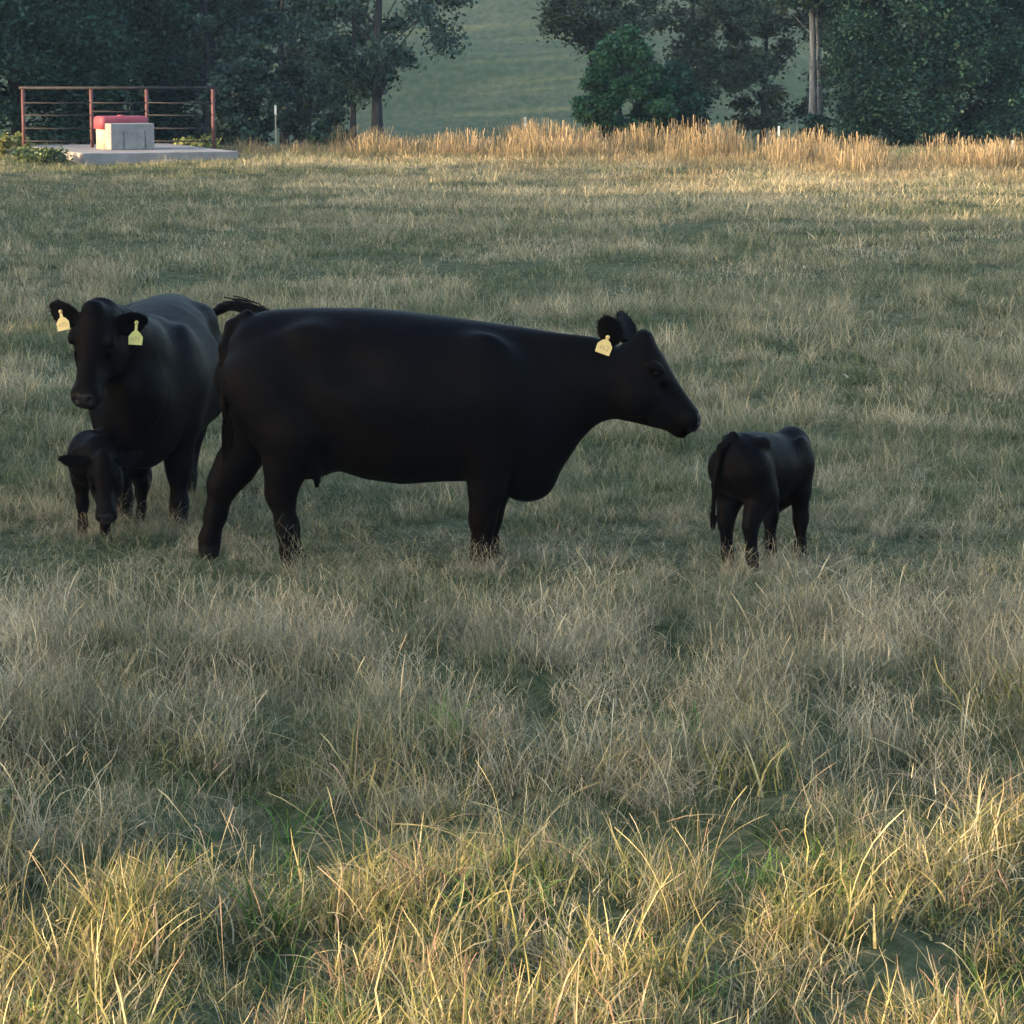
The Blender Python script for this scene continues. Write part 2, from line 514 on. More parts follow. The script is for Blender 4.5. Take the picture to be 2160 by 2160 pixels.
M_white = noisy_mat("white post top", (0.40, 0.41, 0.39), (0.55, 0.55, 0.52), 8, 0.6)
M_green_post = noisy_mat("grey green post", (0.10, 0.12, 0.10), (0.2, 0.2, 0.17), 10, 0.7)

PAD = (-9.95, 70.9)
PA = R(22)
pad_root = empty("concrete_pad", (PAD[0], PAD[1], 0), PA)
tag(pad_root, "low grey concrete slab under the water trough", "concrete pad")
mb = MB(); mb.box(0, 3.75, 0, 6.2, -0.15, 0.24); mb.build("slab", M_conc, pad_root, bevel=0.02)

# waterer: local frame, x along its front, y to the back
wp = on_ground(234, 317, 0.24)
wat = empty("water_trough", (wp.x, wp.y, 0.24), PA)
tag(wat, "cattle water trough with red rounded cover and white concrete front", "water trough")
mb = MB(); mb.box(0, 1.08, 0, 0.55, 0.0, 0.63); mb.build("front_block", M_block, wat, bevel=0.025)
for x0 in (0.30, 0.83):
    mb = MB()
    mb.add([(x0, -0.004, 0.03), (x0 + .055, -0.004, 0.03), (x0 + .03, -0.004, 0.46), (x0, -0.004, 0.46),
            (x0, 0.01, 0.03), (x0 + .055, 0.01, 0.03), (x0 + .03, 0.01, 0.46), (x0, 0.01, 0.46)],
           [(0, 1, 2, 3), (4, 7, 6, 5), (0, 4, 5, 1), (1, 5, 6, 2), (2, 6, 7, 3), (3, 7, 4, 0)])
    mb.build("slot", M_stain, wat)


def rounded_slab(x0, x1, y0, y1, z0, z1, rc, rt, n=7):
    """box with rounded plan corners and rounded top edge"""
    mb = MB(); rings = []
    prof = [(0, z0)] + [(rt * (1 - math.cos(a)), z1 - rt + rt * math.sin(a)) for a in np.linspace(0, math.pi / 2, 7)]
    for ins, z in prof:
        ring = []
        for cx, cy, a0 in ((x1 - rc, y1 - rc, 0), (x0 + rc, y1 - rc, 90), (x0 + rc, y0 + rc, 180), (x1 - rc, y0 + rc, 270)):
            for k in range(n):
                a = R(a0 + 90 * k / (n - 1)); q = max(rc - ins, 0.01)
                ring.append((cx + q * math.cos(a), cy + q * math.sin(a), z))
        rings.append(ring)
    m = len(rings[0]); V = [p for r_ in rings for p in r_]
    F = [(i * m + k, i * m + (k + 1) % m, (i + 1) * m + (k + 1) % m, (i + 1) * m + k) for i in range(len(rings) - 1) for k in range(m)]
    F.append(tuple((len(rings) - 1) * m + k for k in range(m))); F.append(tuple(range(m - 1, -1, -1)))
    mb.add(V, F)
    return mb


rounded_slab(-0.06, 1.06, 0.56, 1.30, 0.0, 0.50, 0.16, 0.02).build("tank", M_cream, wat, True)
cov = rounded_slab(-0.10, 1.10, 0.555, 1.34, 0.48, 0.79, 0.13, 0.10).build("cover", M_redpl, wat, True)
mb = MB(); mb.tube([(0.50, 0.9, 0.79), (0.50, 0.9, 0.812), (0.50, 0.9, 0.818)], [0.10, 0.095, 0.02], 14)
mb.build("float_lid", M_redpl, cov, True)

# pipe railing
rail = empty("pipe_railing", (0, 0, 0))
tag(rail, "rusty red pipe railing with four posts crossing the concrete pad", "railing")
RY = 75.0
tops = [at(48, 188, RY), at(192, 188, RY + 0.05), at(309, 188, RY + 0.1), at(449, 188, RY + 0.15)]
for i, p in enumerate(tops):
    b0 = 0.0 if i in (0, 3) else 0.24
    mb = MB(); mb.tube([(p.x, p.y, b0 - 0.05), (p.x, p.y, p.z)], [0.047, 0.047], 12)
    mb.build("post", M_rust, rail, True)
mb = MB(); mb.tube([(tops[0].x - .1, tops[0].y, tops[0].z + .03), (tops[3].x + .09, tops[3].y, tops[3].z + .03)], [0.034, 0.034], 10)
mb.build("top_rail", M_rust_dark, rail, True)
for i in range(3):
    a, b = tops[i], tops[i + 1]
    for zz in ([1.33, 1.03, 0.71, 0.40] if i != 1 else [1.33, 1.12]):
        mb = MB(); mb.tube([(a.x, a.y - .03, zz), ((a.x + b.x) / 2, a.y - .02, zz - 0.012), (b.x, b.y - .03, zz)], [0.016] * 3, 8)
        mb.build("rail", M_rust_dark, rail, True)

# white-topped steel fence posts
GPOST = "white topped posts along the far fence"
for px, py_top, Y, lab in [(581, 222, 81, "white topped steel post between the railing and the dark trunks"),
                           (1108, 247, 81, "white topped steel post standing alone before the open hillside"),
                           (1643, 266, 80, "white topped steel post rising from orange grass near the whitish trunk"),
                           (2136, 296, 76, "white topped steel post at the right edge by the huge dark tree")]:
    t = at(px, py_top, Y)
    g = float(gz(t.x, Y))
    p = empty("fence_post", (t.x, Y, g)); tag(p, lab, "fence post", GPOST)
    h = t.z - g
    mb = MB(); mb.box(-.022, .022, -.004, .004, -.2, h - .25); mb.box(-.004, .004, .0041, .034, -.2, h - .25)
    mb.build("shaft", M_green_post, p)
    mb = MB(); mb.box(-.027, .027, -.009, .009, h - .25, h + .0); mb.build("white_top", M_white, p, bevel=.004)

# ------------------------------------------------------------------ cattle: signed distance body -> one continuous mesh
class Body:
    def __init__(self, lo, hi, h):
        self.h = h
        self.lo = np.array(lo, dtype=np.float32)
        n = np.ceil((np.array(hi) - np.array(lo)) / h).astype(int) + 1
        self.n = n
        self.ax = [self.lo[i] + h * np.arange(n[i], dtype=np.float32) for i in range(3)]
        self.F = np.full(n, 1.0, dtype=np.float32)

    def _sl(self, lo, hi):
        s = []
        for i in range(3):
            a = int(np.clip(math.floor((lo[i] - self.lo[i]) / self.h), 0, self.n[i] - 1))
            b = int(np.clip(math.ceil((hi[i] - self.lo[i]) / self.h) + 1, a + 1, self.n[i]))
            s.append(slice(a, b))
        return tuple(s)

    def _grid(self, s):
        return (self.ax[0][s[0]][:, None, None], self.ax[1][s[1]][None, :, None], self.ax[2][s[2]][None, None, :])

    def put(self, s, d, k, sub=False):
        a = self.F[s]
        if sub:
            h_ = np.clip(0.5 - 0.5 * (a + d) / k, 0, 1)
            self.F[s] = a + (-d - a) * h_ + k * h_ * (1 - h_)
        else:
            h_ = np.clip(0.5 + 0.5 * (d - a) / k, 0, 1)
            self.F[s] = d + (a - d) * h_ - k * h_ * (1 - h_)

    def chain(self, pts, k=0.05, sy=1.0):
        """pts: (x,y,z,r) tapered limb; sy squashes it sideways"""
        for p, q in zip(pts[:-1], pts[1:]):
            p = np.array(p, dtype=np.float32); q = np.array(q, dtype=np.float32)
            m = max(p[3], q[3]) + 0.12
            s = self._sl(np.minimum(p[:3], q[:3]) - m, np.maximum(p[:3], q[:3]) + m)
            X, Y, Z = self._grid(s)
            d = q[:3] - p[:3]; L2 = float(d @ d) + 1e-9
            t = np.clip(((X - p[0]) * d[0] + (Y - p[1]) * d[1] + (Z - p[2]) * d[2]) / L2, 0, 1)
            r = p[3] + (q[3] - p[3]) * t
            dist = np.sqrt((X - p[0] - d[0] * t) ** 2 + ((Y - p[1] - d[1] * t) / sy) ** 2 + (Z - p[2] - d[2] * t) ** 2) - r
            self.put(s, dist, k)

    def blob(self, c, rad, k=0.06, rot=None, sub=False):
        c = np.array(c, dtype=np.float32); rad = np.array(rad, dtype=np.float32)
        m = rad.max() + k + 0.04
        s = self._sl(c - m, c + m)
        X, Y, Z = self._grid(s)
        x, y, z = X - c[0], Y - c[1], Z - c[2]
        if rot is not None:
            Rm = np.array(rot.to_3x3().transposed(), dtype=np.float32)
            x, y, z = [Rm[i, 0] * x + Rm[i, 1] * y + Rm[i, 2] * z for i in range(3)]
        q = np.sqrt((x / rad[0]) ** 2 + (y / rad[1]) ** 2 + (z / rad[2]) ** 2)
        self.put(s, (q - 1) * np.sqrt(x * x + y * y + z * z + 1e-8) / (q + 1e-4), k, sub)

    def loft(self, st, M, k=0.06, n=2.3, taper_top=0.0, taper_bot=0.0, zmid=0.0):
        """st rows: u, wtop, wbot, half width in frame M (columns u, v, w, origin)"""
        st = np.array(st, dtype=float)
        inv = np.array(M.inverted(), dtype=np.float32)
        cs = []
        for u, a, b, hw in st:
            for w in (a, b):
                for v in (-hw, hw):
                    cs.append(M @ Vector((u, v, w)))
        cs = np.array(cs)
        s = self._sl(cs.min(0) - .1, cs.max(0) + .1)
        X, Y, Z = self._grid(s)
        u, v, w = [inv[i, 0] * X + inv[i, 1] * Y + inv[i, 2] * Z + inv[i, 3] for i in range(3)]
        uc = np.clip(u, st[0, 0], st[-1, 0])
        # smooth interpolation of the section values
        fine = np.linspace(st[0, 0], st[-1, 0], 260)
        vals = []
        for c in (1, 2, 3):
            y = np.interp(fine, st[:, 0], st[:, c])
            ker = np.hanning(15); ker /= ker.sum()
            y = np.convolve(np.pad(y, 7, mode='edge'), ker, 'valid')
            vals.append(np.interp(uc, fine, y).astype(np.float32))
        top, bot, hw = vals
        hh = (top - bot) / 2; cz = (top + bot) / 2
        t = (w - cz) / hh
        hwz = hw * (1 - taper_top * np.clip(t, 0, 1) ** 1.5 - taper_bot * np.clip(-t, 0, 1) ** 1.5)
        q = (np.abs(v / hwz) ** n + np.abs(t) ** n) ** (1 / n)
        d = (q - 1) / (q + 1e-3) * np.sqrt(v * v + (w - cz) ** 2 + 1e-8)
        du = np.abs(u - uc)
        d = np.where(du > 1e-6, np.maximum(d, du), d)
        self.put(s, d.astype(np.float32), k)

    def ear(self, M, L=0.20, W=0.058, T=0.011, cup=3.0, k=0.02):
        """leaf shaped cupped ear: frame M, x along the ear, y across, z its hollow side"""
        inv = np.array(M.inverted(), dtype=np.float32)
        o = np.array(M.translation); tip = np.array(M @ Vector((L, 0, 0)))
        s = self._sl(np.minimum(o, tip) - .1, np.maximum(o, tip) + .1)
        X, Y, Z = self._grid(s)
        a, b, c = [inv[i, 0] * X + inv[i, 1] * Y + inv[i, 2] * Z + inv[i, 3] for i in range(3)]
        t = np.clip(a / L, 0, 1)
        wb = W * (0.5 + 0.95 * np.clip(np.sin(np.pi * t ** 0.85), 0, 1) ** 0.9 * 0.62)
        wb = wb * np.sqrt(np.clip(1 - np.clip((t - 0.72) / 0.28, 0, 1) ** 2, 0.02, 1))
        th = T * (1.7 - 0.9 * t)
        cc = c - cup * b * b + 0.25 * L * t * t * 0.3
        q = np.sqrt((b / wb) ** 2 + (cc / th) ** 2)
        d = (q - 1) / (q + 1e-3) * np.sqrt(b * b + cc * cc + 1e-8)
        d = np.maximum(d, np.maximum(-a, a - L))
        self.put(s, d.astype(np.float32), k)

    def mesh(self):
        F, h = self.F, self.h
        ins = F < 0
        n = np.array(F.shape) - 1
        cnt = np.zeros(n, dtype=np.int8)
        for i in (0, 1):
            for j in (0, 1):
                for l in (0, 1):
                    cnt += ins[i:i + n[0], j:j + n[1], l:l + n[2]]
        act = (cnt > 0) & (cnt < 8)
        ci = np.argwhere(act)
        idx = np.full(n, -1, dtype=np.int64); idx[act] = np.arange(len(ci))
        acc = np.zeros((len(ci), 3)); num = np.zeros(len(ci))
        corners = [(i, j, l) for i in (0, 1) for j in (0, 1) for l in (0, 1)]
        for a in corners:
            for ax in range(3):
                if a[ax] == 0:
                    b = list(a); b[ax] = 1
                    fa = F[ci[:, 0] + a[0], ci[:, 1] + a[1], ci[:, 2] + a[2]]
                    fb = F[ci[:, 0] + b[0], ci[:, 1] + b[1], ci[:, 2] + b[2]]
                    m = (fa < 0) != (fb < 0)
                    t = np.where(m, fa / np.where(fa == fb, 1, fa - fb), 0)
                    p = np.array(a, dtype=float)[None, :].repeat(len(ci), 0)
                    p[:, ax] += t
                    acc[m] += p[m]; num[m] += 1
        V = (ci + acc / num[:, None]) * h + self.lo[None, :]
        Q = []
        for ax in range(3):
            o = [x for x in range(3) if x != ax]
            sl_a = [slice(1, -1)] * 3; sl_b = [slice(1, -1)] * 3
            sl_a[ax] = slice(0, -1); sl_b[ax] = slice(1, None)
            A, B = ins[tuple(sl_a)], ins[tuple(sl_b)]
            e = np.argwhere(A != B)
            flip = A[tuple(e.T)]
            e = e + 1; e[:, ax] -= 1
            def c(d0, d1):
                p = e.copy(); p[:, o[0]] -= d0; p[:, o[1]] -= d1
                return idx[p[:, 0], p[:, 1], p[:, 2]]
            q = np.stack([c(1, 1), c(0, 1), c(0, 0), c(1, 0)], -1)
            if ax == 1: flip = ~flip
            q[~flip] = q[~flip][:, ::-1]
            Q.append(q)
        return V, np.vstack(Q)


def coat_mat(name, c0, c1, rough):
    m, nt, N, L, P = mat_base(name)
    tc = N.new("ShaderNodeTexCoord")
    n1 = N.new("ShaderNodeTexNoise"); n1.inputs["Scale"].default_value = 3.2; n1.inputs["Detail"].default_value = 5
    L.new(tc.outputs["Object"], n1.inputs["Vector"])
    r = ramp(N, [(0.35, c0), (0.7, c1)]); L.new(n1.outputs[0], r.inputs[0]); L.new(r.outputs[0], P.inputs["Base Color"])
    mp = N.new("ShaderNodeMapping"); mp.inputs["Scale"].default_value = (0.5, 1.4, 0.8)
    L.new(tc.outputs["Object"], mp.inputs[0])
    n2 = N.new("ShaderNodeTexNoise"); n2.inputs["Scale"].default_value = 95; n2.inputs["Detail"].default_value = 3
    L.new(mp.outputs[0], n2.inputs["Vector"])
    n3 = N.new("ShaderNodeTexNoise"); n3.inputs["Scale"].default_value = 9; n3.inputs["Detail"].default_value = 3
    L.new(tc.outputs["Object"], n3.inputs["Vector"])
    ad = N.new("ShaderNodeMath"); ad.operation = 'MULTIPLY_ADD'; ad.inputs[1].default_value = 1.8
    L.new(n3.outputs[0], ad.inputs[0]); L.new(n2.outputs[0], ad.inputs[2])
    b = N.new("ShaderNodeBump"); b.inputs["Strength"].default_value = 0.32; b.inputs["Distance"].default_value = 0.012
    L.new(ad.outputs[0], b.inputs["Height"]); L.new(b.outputs[0], P.inputs["Normal"])
    P.inputs["Roughness"].default_value = rough
    P.inputs["Specular IOR Level"].default_value = 0.034
    P.inputs["Sheen Weight"].default_value = 0.0
    P.inputs["Sheen Roughness"].default_value = 0.4
    return m


M_coat = coat_mat("black cattle coat", (0.0004, 0.0005, 0.0012), (0.0020, 0.0013, 0.0012), 0.58)
M_nose = noisy_mat("wet black nose", (0.003, 0.003, 0.005), (0.007, 0.007, 0.010), 60, 0.45, 0.3, spec=0.14)
M_hoof = noisy_mat("dark hoof", (0.003, 0.003, 0.003), (0.009, 0.008, 0.007), 20, 0.7, spec=0.05)
M_eye = noisy_mat("dark glossy eye", (0.001, 0.001, 0.001), (0.002, 0.0015, 0.0014), 5, 0.4, spec=0.03)
M_hair = noisy_mat("black tail hair", (0.0006, 0.0006, 0.001), (0.002, 0.0016, 0.0016), 20, 0.6, spec=0.05)
M_tag = noisy_mat("pale yellow ear tag", (0.36, 0.33, 0.095), (0.46, 0.42, 0.14), 30, 0.5)
M_tag_warm = noisy_mat("cream ear tag", (0.46, 0.34, 0.13), (0.56, 0.43, 0.19), 30, 0.5)
M_ink = noisy_mat("faded tag print", (0.20, 0.15, 0.07), (0.34, 0.26, 0.12), 40, 0.7)

HEAD = [(-.08, .10, -.20, .070), (-.03, .180, -.235, .095), (.02, .203, -.258, .108), (.08, .192, -.255, .117),
        (.14, .165, -.242, .120), (.20, .130, -.220, .108), (.27, .092, -.197, .090), (.34, .060, -.172, .076),
        (.40, .036, -.158, .070), (.44, .022, -.144, .071), (.475, .0, -.115, .062), (.497, -.03, -.085, .036)]


def head_frame(O, nose, side, scale=1.0):
    u = Vector(nose).normalized()
    v = Vector(side); v = (v - u * v.dot(u)).normalized()
    w = u.cross(v)
    M = Matrix((( u.x * scale, v.x * scale, w.x * scale, O[0]), (u.y * scale, v.y * scale, w.y * scale, O[1]),
                (u.z * scale, v.z * scale, w.z * scale, O[2]), (0, 0, 0, 1)))
    return M


def add_head(B, M, sc, ears, width=1.0, k=0.07, el=1.0):
    st = [(a, b, c, d * width) for a, b, c, d in HEAD]
    B.loft(st, M, k, 2.25, taper_top=0.10, taper_bot=0.38)
    rot = M.to_3x3().normalized().to_4x4()
    for sgn in (1, -1):
        # brow, cheek, muzzle, nostril, mouth
        B.blob(M @ Vector((.135, sgn * .102 * width, .098)), np.array((.055, .028, .03)) * sc, .03, rot)
        B.blob(M @ Vector((.12, sgn * .085 * width, -.10)), np.array((.10, .032, .10)) * sc, .06, rot)
        B.blob(M @ Vector((.43, sgn * .045, -.045)), np.array((.055, .042, .06)) * sc, .03, rot)
        B.blob(M @ Vector((.485, sgn * .042, -.018)), np.array((.022, .012, .016)) * sc, .012, rot, sub=True)
        B.blob(M @ Vector((.43, sgn * .062, -.108)), np.array((.08, .016, .008)) * sc, .012, rot, sub=True)
        B.blob(M @ Vector((.155, sgn * .118 * width, .075)), np.array((.024, .012, .016)) * sc, .014, rot, sub=True)
        B.blob(M @ Vector((.27, sgn * .075 * width, .02)), np.array((.09, .014, .03)) * sc, .05, rot, sub=True)
    B.blob(M @ Vector((.42, 0, -.135)), np.array((.05, .045, .03)) * sc, .03, rot)
    B.blob(M @ Vector((.0, 0, .185)), np.array((.05, .06, .05)) * sc, .05, rot)
    for E in ears:
        B.ear(E, L=.215 * sc * el, W=.066 * sc / el ** .5, T=.0125 * max(sc, .75), cup=4.5 / sc)


def ear_frame(M, sgn, direction, hollow, base=(.0, .098, .10)):
    """ear root on the head, pointing along 'direction' (world of the body)"""
    o = M @ Vector((base[0], sgn * base[1], base[2]))
    x = Vector(direction).normalized(); z = Vector(hollow); z = (z - x * z.dot(x)).normalized(); y = z.cross(x)
    return Matrix(((x.x, y.x, z.x, o.x), (x.y, y.y, z.y, o.y), (x.z, y.z, z.z, o.z), (0, 0, 0, 1)))


def finish_animal(B, root, M, sc, hoof_z, width=1.0, name="body", ears=(), el=1.0):
    V, Q = B.mesh()
    c = V[Q].mean(1)
    inv = np.array(M.inverted())
    hl = c @ inv[:3, :3].T + inv[:3, 3]
    mi = np.zeros(len(Q), dtype=int)
    nose = (hl[:, 0] > .455) & (np.abs(hl[:, 1]) < .07) & (hl[:, 2] > -.10) & (hl[:, 2] < .03)
    mi[nose] = 1
    mi[c[:, 2] < hoof_z] = 2
    body = link(name, np_mesh(name, V, Q, [M_coat, M_nose, M_hoof], mat_idx=mi), root)
    # hair fringe along the ear rims
    r = np.random.RandomState(int(sc * 1000))
    for E in ears:
        mb = MB(); L_, W_ = .215 * sc * el, .066 * sc / el ** .5; cup = 4.5 / sc
        for k in range(90):
            t = r.uniform(.08, .98); sd_ = r.choice((-1, 1))
            wb = W_ * (.5 + .95 * .62 * max(math.sin(math.pi * t ** .85), 0) ** .9) * math.sqrt(max(1 - max((t - .72) / .28, 0) ** 2, .02))
            bb = sd_ * wb * r.uniform(.0, .98) ** .35
            p = Vector((t * L_, bb, cup * bb * bb - .075 * L_ * t * t))
            d = Vector((.35 + .9 * max(t - .7, 0) / .3 + r.normal(0, .25), sd_ * (1.0 - .6 * t) + r.normal(0, .25), .25 + r.normal(0, .3))).normalized() * r.uniform(.006, .015) * sc
            mb.tube([E @ p, E @ (p + d * .6), E @ (p + d + Vector((.004, 0, 0)))], [.0022, .0018, .0006], 3, False)
        mb.build("ear_hair", M_hair, root, True)
    # eyes
    for sgn in (1, -1):
        p = M @ Vector((.155, sgn * .106 * width, .076))
        mb = MB(); rr = .021 * sc
        V_, F_ = [], []
        nu, nv = 14, 9
        for i in range(nv + 1):
            for j in range(nu):
                th = math.pi * i / nv; ph = 2 * math.pi * j / nu
                V_.append((p.x + rr * math.sin(th) * math.cos(ph), p.y + rr * math.sin(th) * math.sin(ph), p.z + rr * math.cos(th)))
        for i in range(nv):
            for j in range(nu):
                F_.append((i * nu + j, (i + 1) * nu + j, (i + 1) * nu + (j + 1) % nu, i * nu + (j + 1) % nu))
        mb.add(V_, F_); mb.build("eye", M_eye, root, True)
    return body


def hair_switch(root, base, direction, length, n, spread, sag, seed, rbase=0.012, name="tail_switch"):
    r = np.random.RandomState(seed)
    mb = MB(); d = Vector(direction).normalized()
    for i in range(n):
        off = Vector(r.normal(size=3)) * rbase
        t0 = r.uniform(-0.25, 0.25) * length
        dd = (d + Vector(r.normal(size=3)) * spread).normalized()
        L_ = length * r.uniform(.55, 1.05)
        pts = []
        for k in range(5):
            t = k / 4
            q = Vector(base) + d * t0 + off * (1 - .2 * t) + (d * (1 - t * .5) + dd * t * .5) * L_ * t + Vector((0, 0, -sag * (L_ * t) ** 2))
            pts.append(q)
        mb.tube(pts, [.0045, .004, .0035, .0025, .001], 4, False)
    return mb.build(name, M_hair, root, True)


_font_cache = {}


def ear_tag(root, frame, sc, mat, digits, stem_len=0.04, label=None):
    """plastic ear tag: frame x right, y up, z out; origin at the top of the stem"""
    w, hgt = .040 * sc, .075 * sc
    out = [(-w * .95, -hgt - stem_len), (w * .95, -hgt - stem_len), (w, -hgt * .40 - stem_len), (w * .55, -hgt * .08 - stem_len),
           (.008 * sc, -stem_len * .9), (.007 * sc, 0), (-.007 * sc, 0), (-.008 * sc, -stem_len * .9), (-w * .55, -hgt * .08 - stem_len),
           (-w, -hgt * .40 - stem_len)]
    t = .0022
    V = [(x, y, z) for z in (t, -t) for x, y in out]
    n = len(out)
    F = [tuple(range(n)), tuple(range(2 * n - 1, n - 1, -1))] + [(i, i + n, (i + 1) % n + n, (i + 1) % n) for i in range(n)]
    mb = MB(); mb.add([frame @ Vector(p) for p in V], F)
    o = mb.build("ear_tag", mat, root)
    if label: o["label"] = label
    cu = bpy.data.curves.new("tag_number", 'FONT'); cu.body = digits; cu.align_x = 'CENTER'; cu.align_y = 'CENTER'
    cu.size = .036 * sc; cu.resolution_u = 2
    to = bpy.data.objects.new("tag_number", cu); COL.objects.link(to)
    bpy.context.view_layer.update()
    me = bpy.data.meshes.new_from_object(to.evaluated_get(bpy.context.evaluated_depsgraph_get()))
    bpy.data.objects.remove(to)
    me.transform(frame @ Matrix.Translation((0, -stem_len - hgt * .58, t + .0012)))
    me.materials.clear(); me.materials.append(M_ink)
    no = link("number", me, o)
    # round button on the ear
    mb = MB(); mb.tube([frame @ Vector((0, .004, -.004)), frame @ Vector((0, .004, .006))], [.012 * sc, .010 * sc], 12)
    mb.build("button", mat, o, True)
    return o


BODY = [(-.985, 1.14, 1.06, .04), (-.955, 1.25, .90, .15), (-.90, 1.325, .78, .225), (-.75, 1.363, .68, .285), (-.6, 1.372, .60, .315),
        (-.4, 1.377, .53, .365), (-.2, 1.375, .465, .405), (0, 1.36, .437, .41), (.2, 1.335, .452, .38), (.4, 1.308, .452, .335),
        (.55, 1.287, .425, .295), (.68, 1.267, .39, .25), (.78, 1.252, .425, .205), (.86, 1.24, .53, .17), (.94, 1.232, .66, .145),
        (1.02, 1.222, .745, .13), (1.10, 1.20, .79, .115), (1.16, 1.12, .86, .08)]
BODY = [((-.4 + (u + .4) * .90) if u < -.4 else u, a_, b_, c_) for u, a_, b_, c_ in BODY]
ID = Matrix.Identity(4)


# ---- the big cow in profile
def cow_profile():
    base = Vector((at(850, 1195, 16.0).x, 16.05, 0.0))
    root = empty("cow", base)
    tag(root, "large black cow standing side on with its head in profile to the right", "cow", "black cows in the pasture")

    def L(px, py, y):        # photo pixel at the body's own depth y (towards the back is +)
        w = at(px, py, base.y + y)
        return (w.x - base.x, y, w.z)
    B = Body((-1.12, -.48, -.02), (1.78, .48, 1.56), 0.0095)
    B.loft(BODY, ID, .05, 2.35, taper_top=0.24, taper_bot=0.14)
    # near hind leg
    j = [(*L(545, 800, -.15), .20), (*L(615, 915, -.235), .155), (*L(602, 985, -.22), .105), (*L(592, 1040, -.2), .070),
         (*L(606, 1112, -.2), .052), (*L(616, 1168, -.2), .050), (*L(624, 1192, -.2), .058)]
    B.chain(j, .07, .85)
    # far hind leg, stretched back
    j = [(*L(530, 800, .14), .20), (*L(540, 910, .2), .145), (*L(495, 985, .2), .10), (*L(470, 1022, .2), .073),
         (*L(455, 1085, .2), .050), (*L(442, 1138, .2), .046), (*L(440, 1164, .2), .056)]
    B.chain(j, .07, .85)
    # front legs
    j = [(*L(1020, 850, -.19), .155), (*L(1028, 960, -.20), .115), (*L(1026, 1040, -.17), .082), (*L(1018, 1095, -.16), .060),
         (*L(1016, 1156, -.16), .047), (*L(1015, 1190, -.16), .057)]
    B.chain(j, .07, .85)
    j = [(*L(1020, 850, .19), .15), (*L(1036, 960, .20), .11), (*L(1038, 1040, .17), .078), (*L(1032, 1090, .16), .058),
         (*L(1028, 1146, .16), .046), (*L(1030, 1172, .16), .056)]
    B.chain(j, .07, .85)
    # shoulder blades, hook and pin bones, ribs swell, udder, brisket
    for s in (1, -1):
        B.blob((.44, s * .222, .96), (.17, .09, .28), .16)
        B.blob((-.48, s * .238, 1.235), (.10, .05, .06), .14)
        B.blob((-.83, s * .12, 1.20), (.07, .05, .06), .08)
        B.blob((-.66, s * .235, .93), (.19, .09, .27), .12)
        B.blob((-.26, s * .385, 1.13), (.14, .06, .10), .12, sub=True)
    B.blob((-.52, 0, .56), (.17, .15, .10), .07)
    for tx, ty in ((-.46, -.07), (-.46, .07), (-.56, -.06), (-.56, .06)):
        B.chain([(tx, ty, .50, .02), (tx + .005, ty, .435 if tx > -.5 else .45, .014)], .02)
    B.blob((.66, 0, .46), (.15, .12, .12), .08)
    # tail
    tl = [(-.82, 0, 1.335, .034), (-.905, 0, 1.28, .030), (-.945, -.02, 1.17, .026), (-.95, -.03, 1.02, .023), (-.945, -.03, .86, .020), (-.935, -.03, .74, .017)]
    B.chain(tl, .025)
    # head
    o = L(1318, 776, -.02)
    M = head_frame(o, (.848, -.06, -.53), (.06, 1, 0))
    nr = L(1302, 735, -.10)
    Mi = M.inverted()
    b1 = Mi @ Vector(L(1288, 728, -.12)); b2 = Mi @ Vector(L(1318, 722, .07))
    ears = [ear_frame(M, -1, (-.10, -.38, .92), (.35, 1, .3), (b1.x, -b1.y, b1.z)),
            ear_frame(M, 1, (-.03, .45, .9), (.6, -.7, 0), (b2.x, b2.y, b2.z))]
    B.chain([(1.0, 0, .99, .15), (1.12, 0, .98, .14)], .08, .8)
    add_head(B, M, 1.0, ears, el=.86)
    finish_animal(B, root, M, 1.0, .075, ears=ears, el=.86)
    hair_switch(root, (-.937, -.03, .75), (-.02, 0, -1), .20, 70, .05, 0.0, 31, .012)
    # tag on the near ear
    t0 = ears[0] @ Vector((.055, -.005, -.022))
    fr = Matrix.Translation(t0) @ Euler((R(84), R(20), 0)).to_matrix().to_4x4()
    ear_tag(root, fr, 1.02, M_tag_warm, "462", 0.012)
    return root


cow_profile()

BODY2 = [r for r in BODY if r[0] < 0.9] + [(.90, 1.20, .66, .13)]


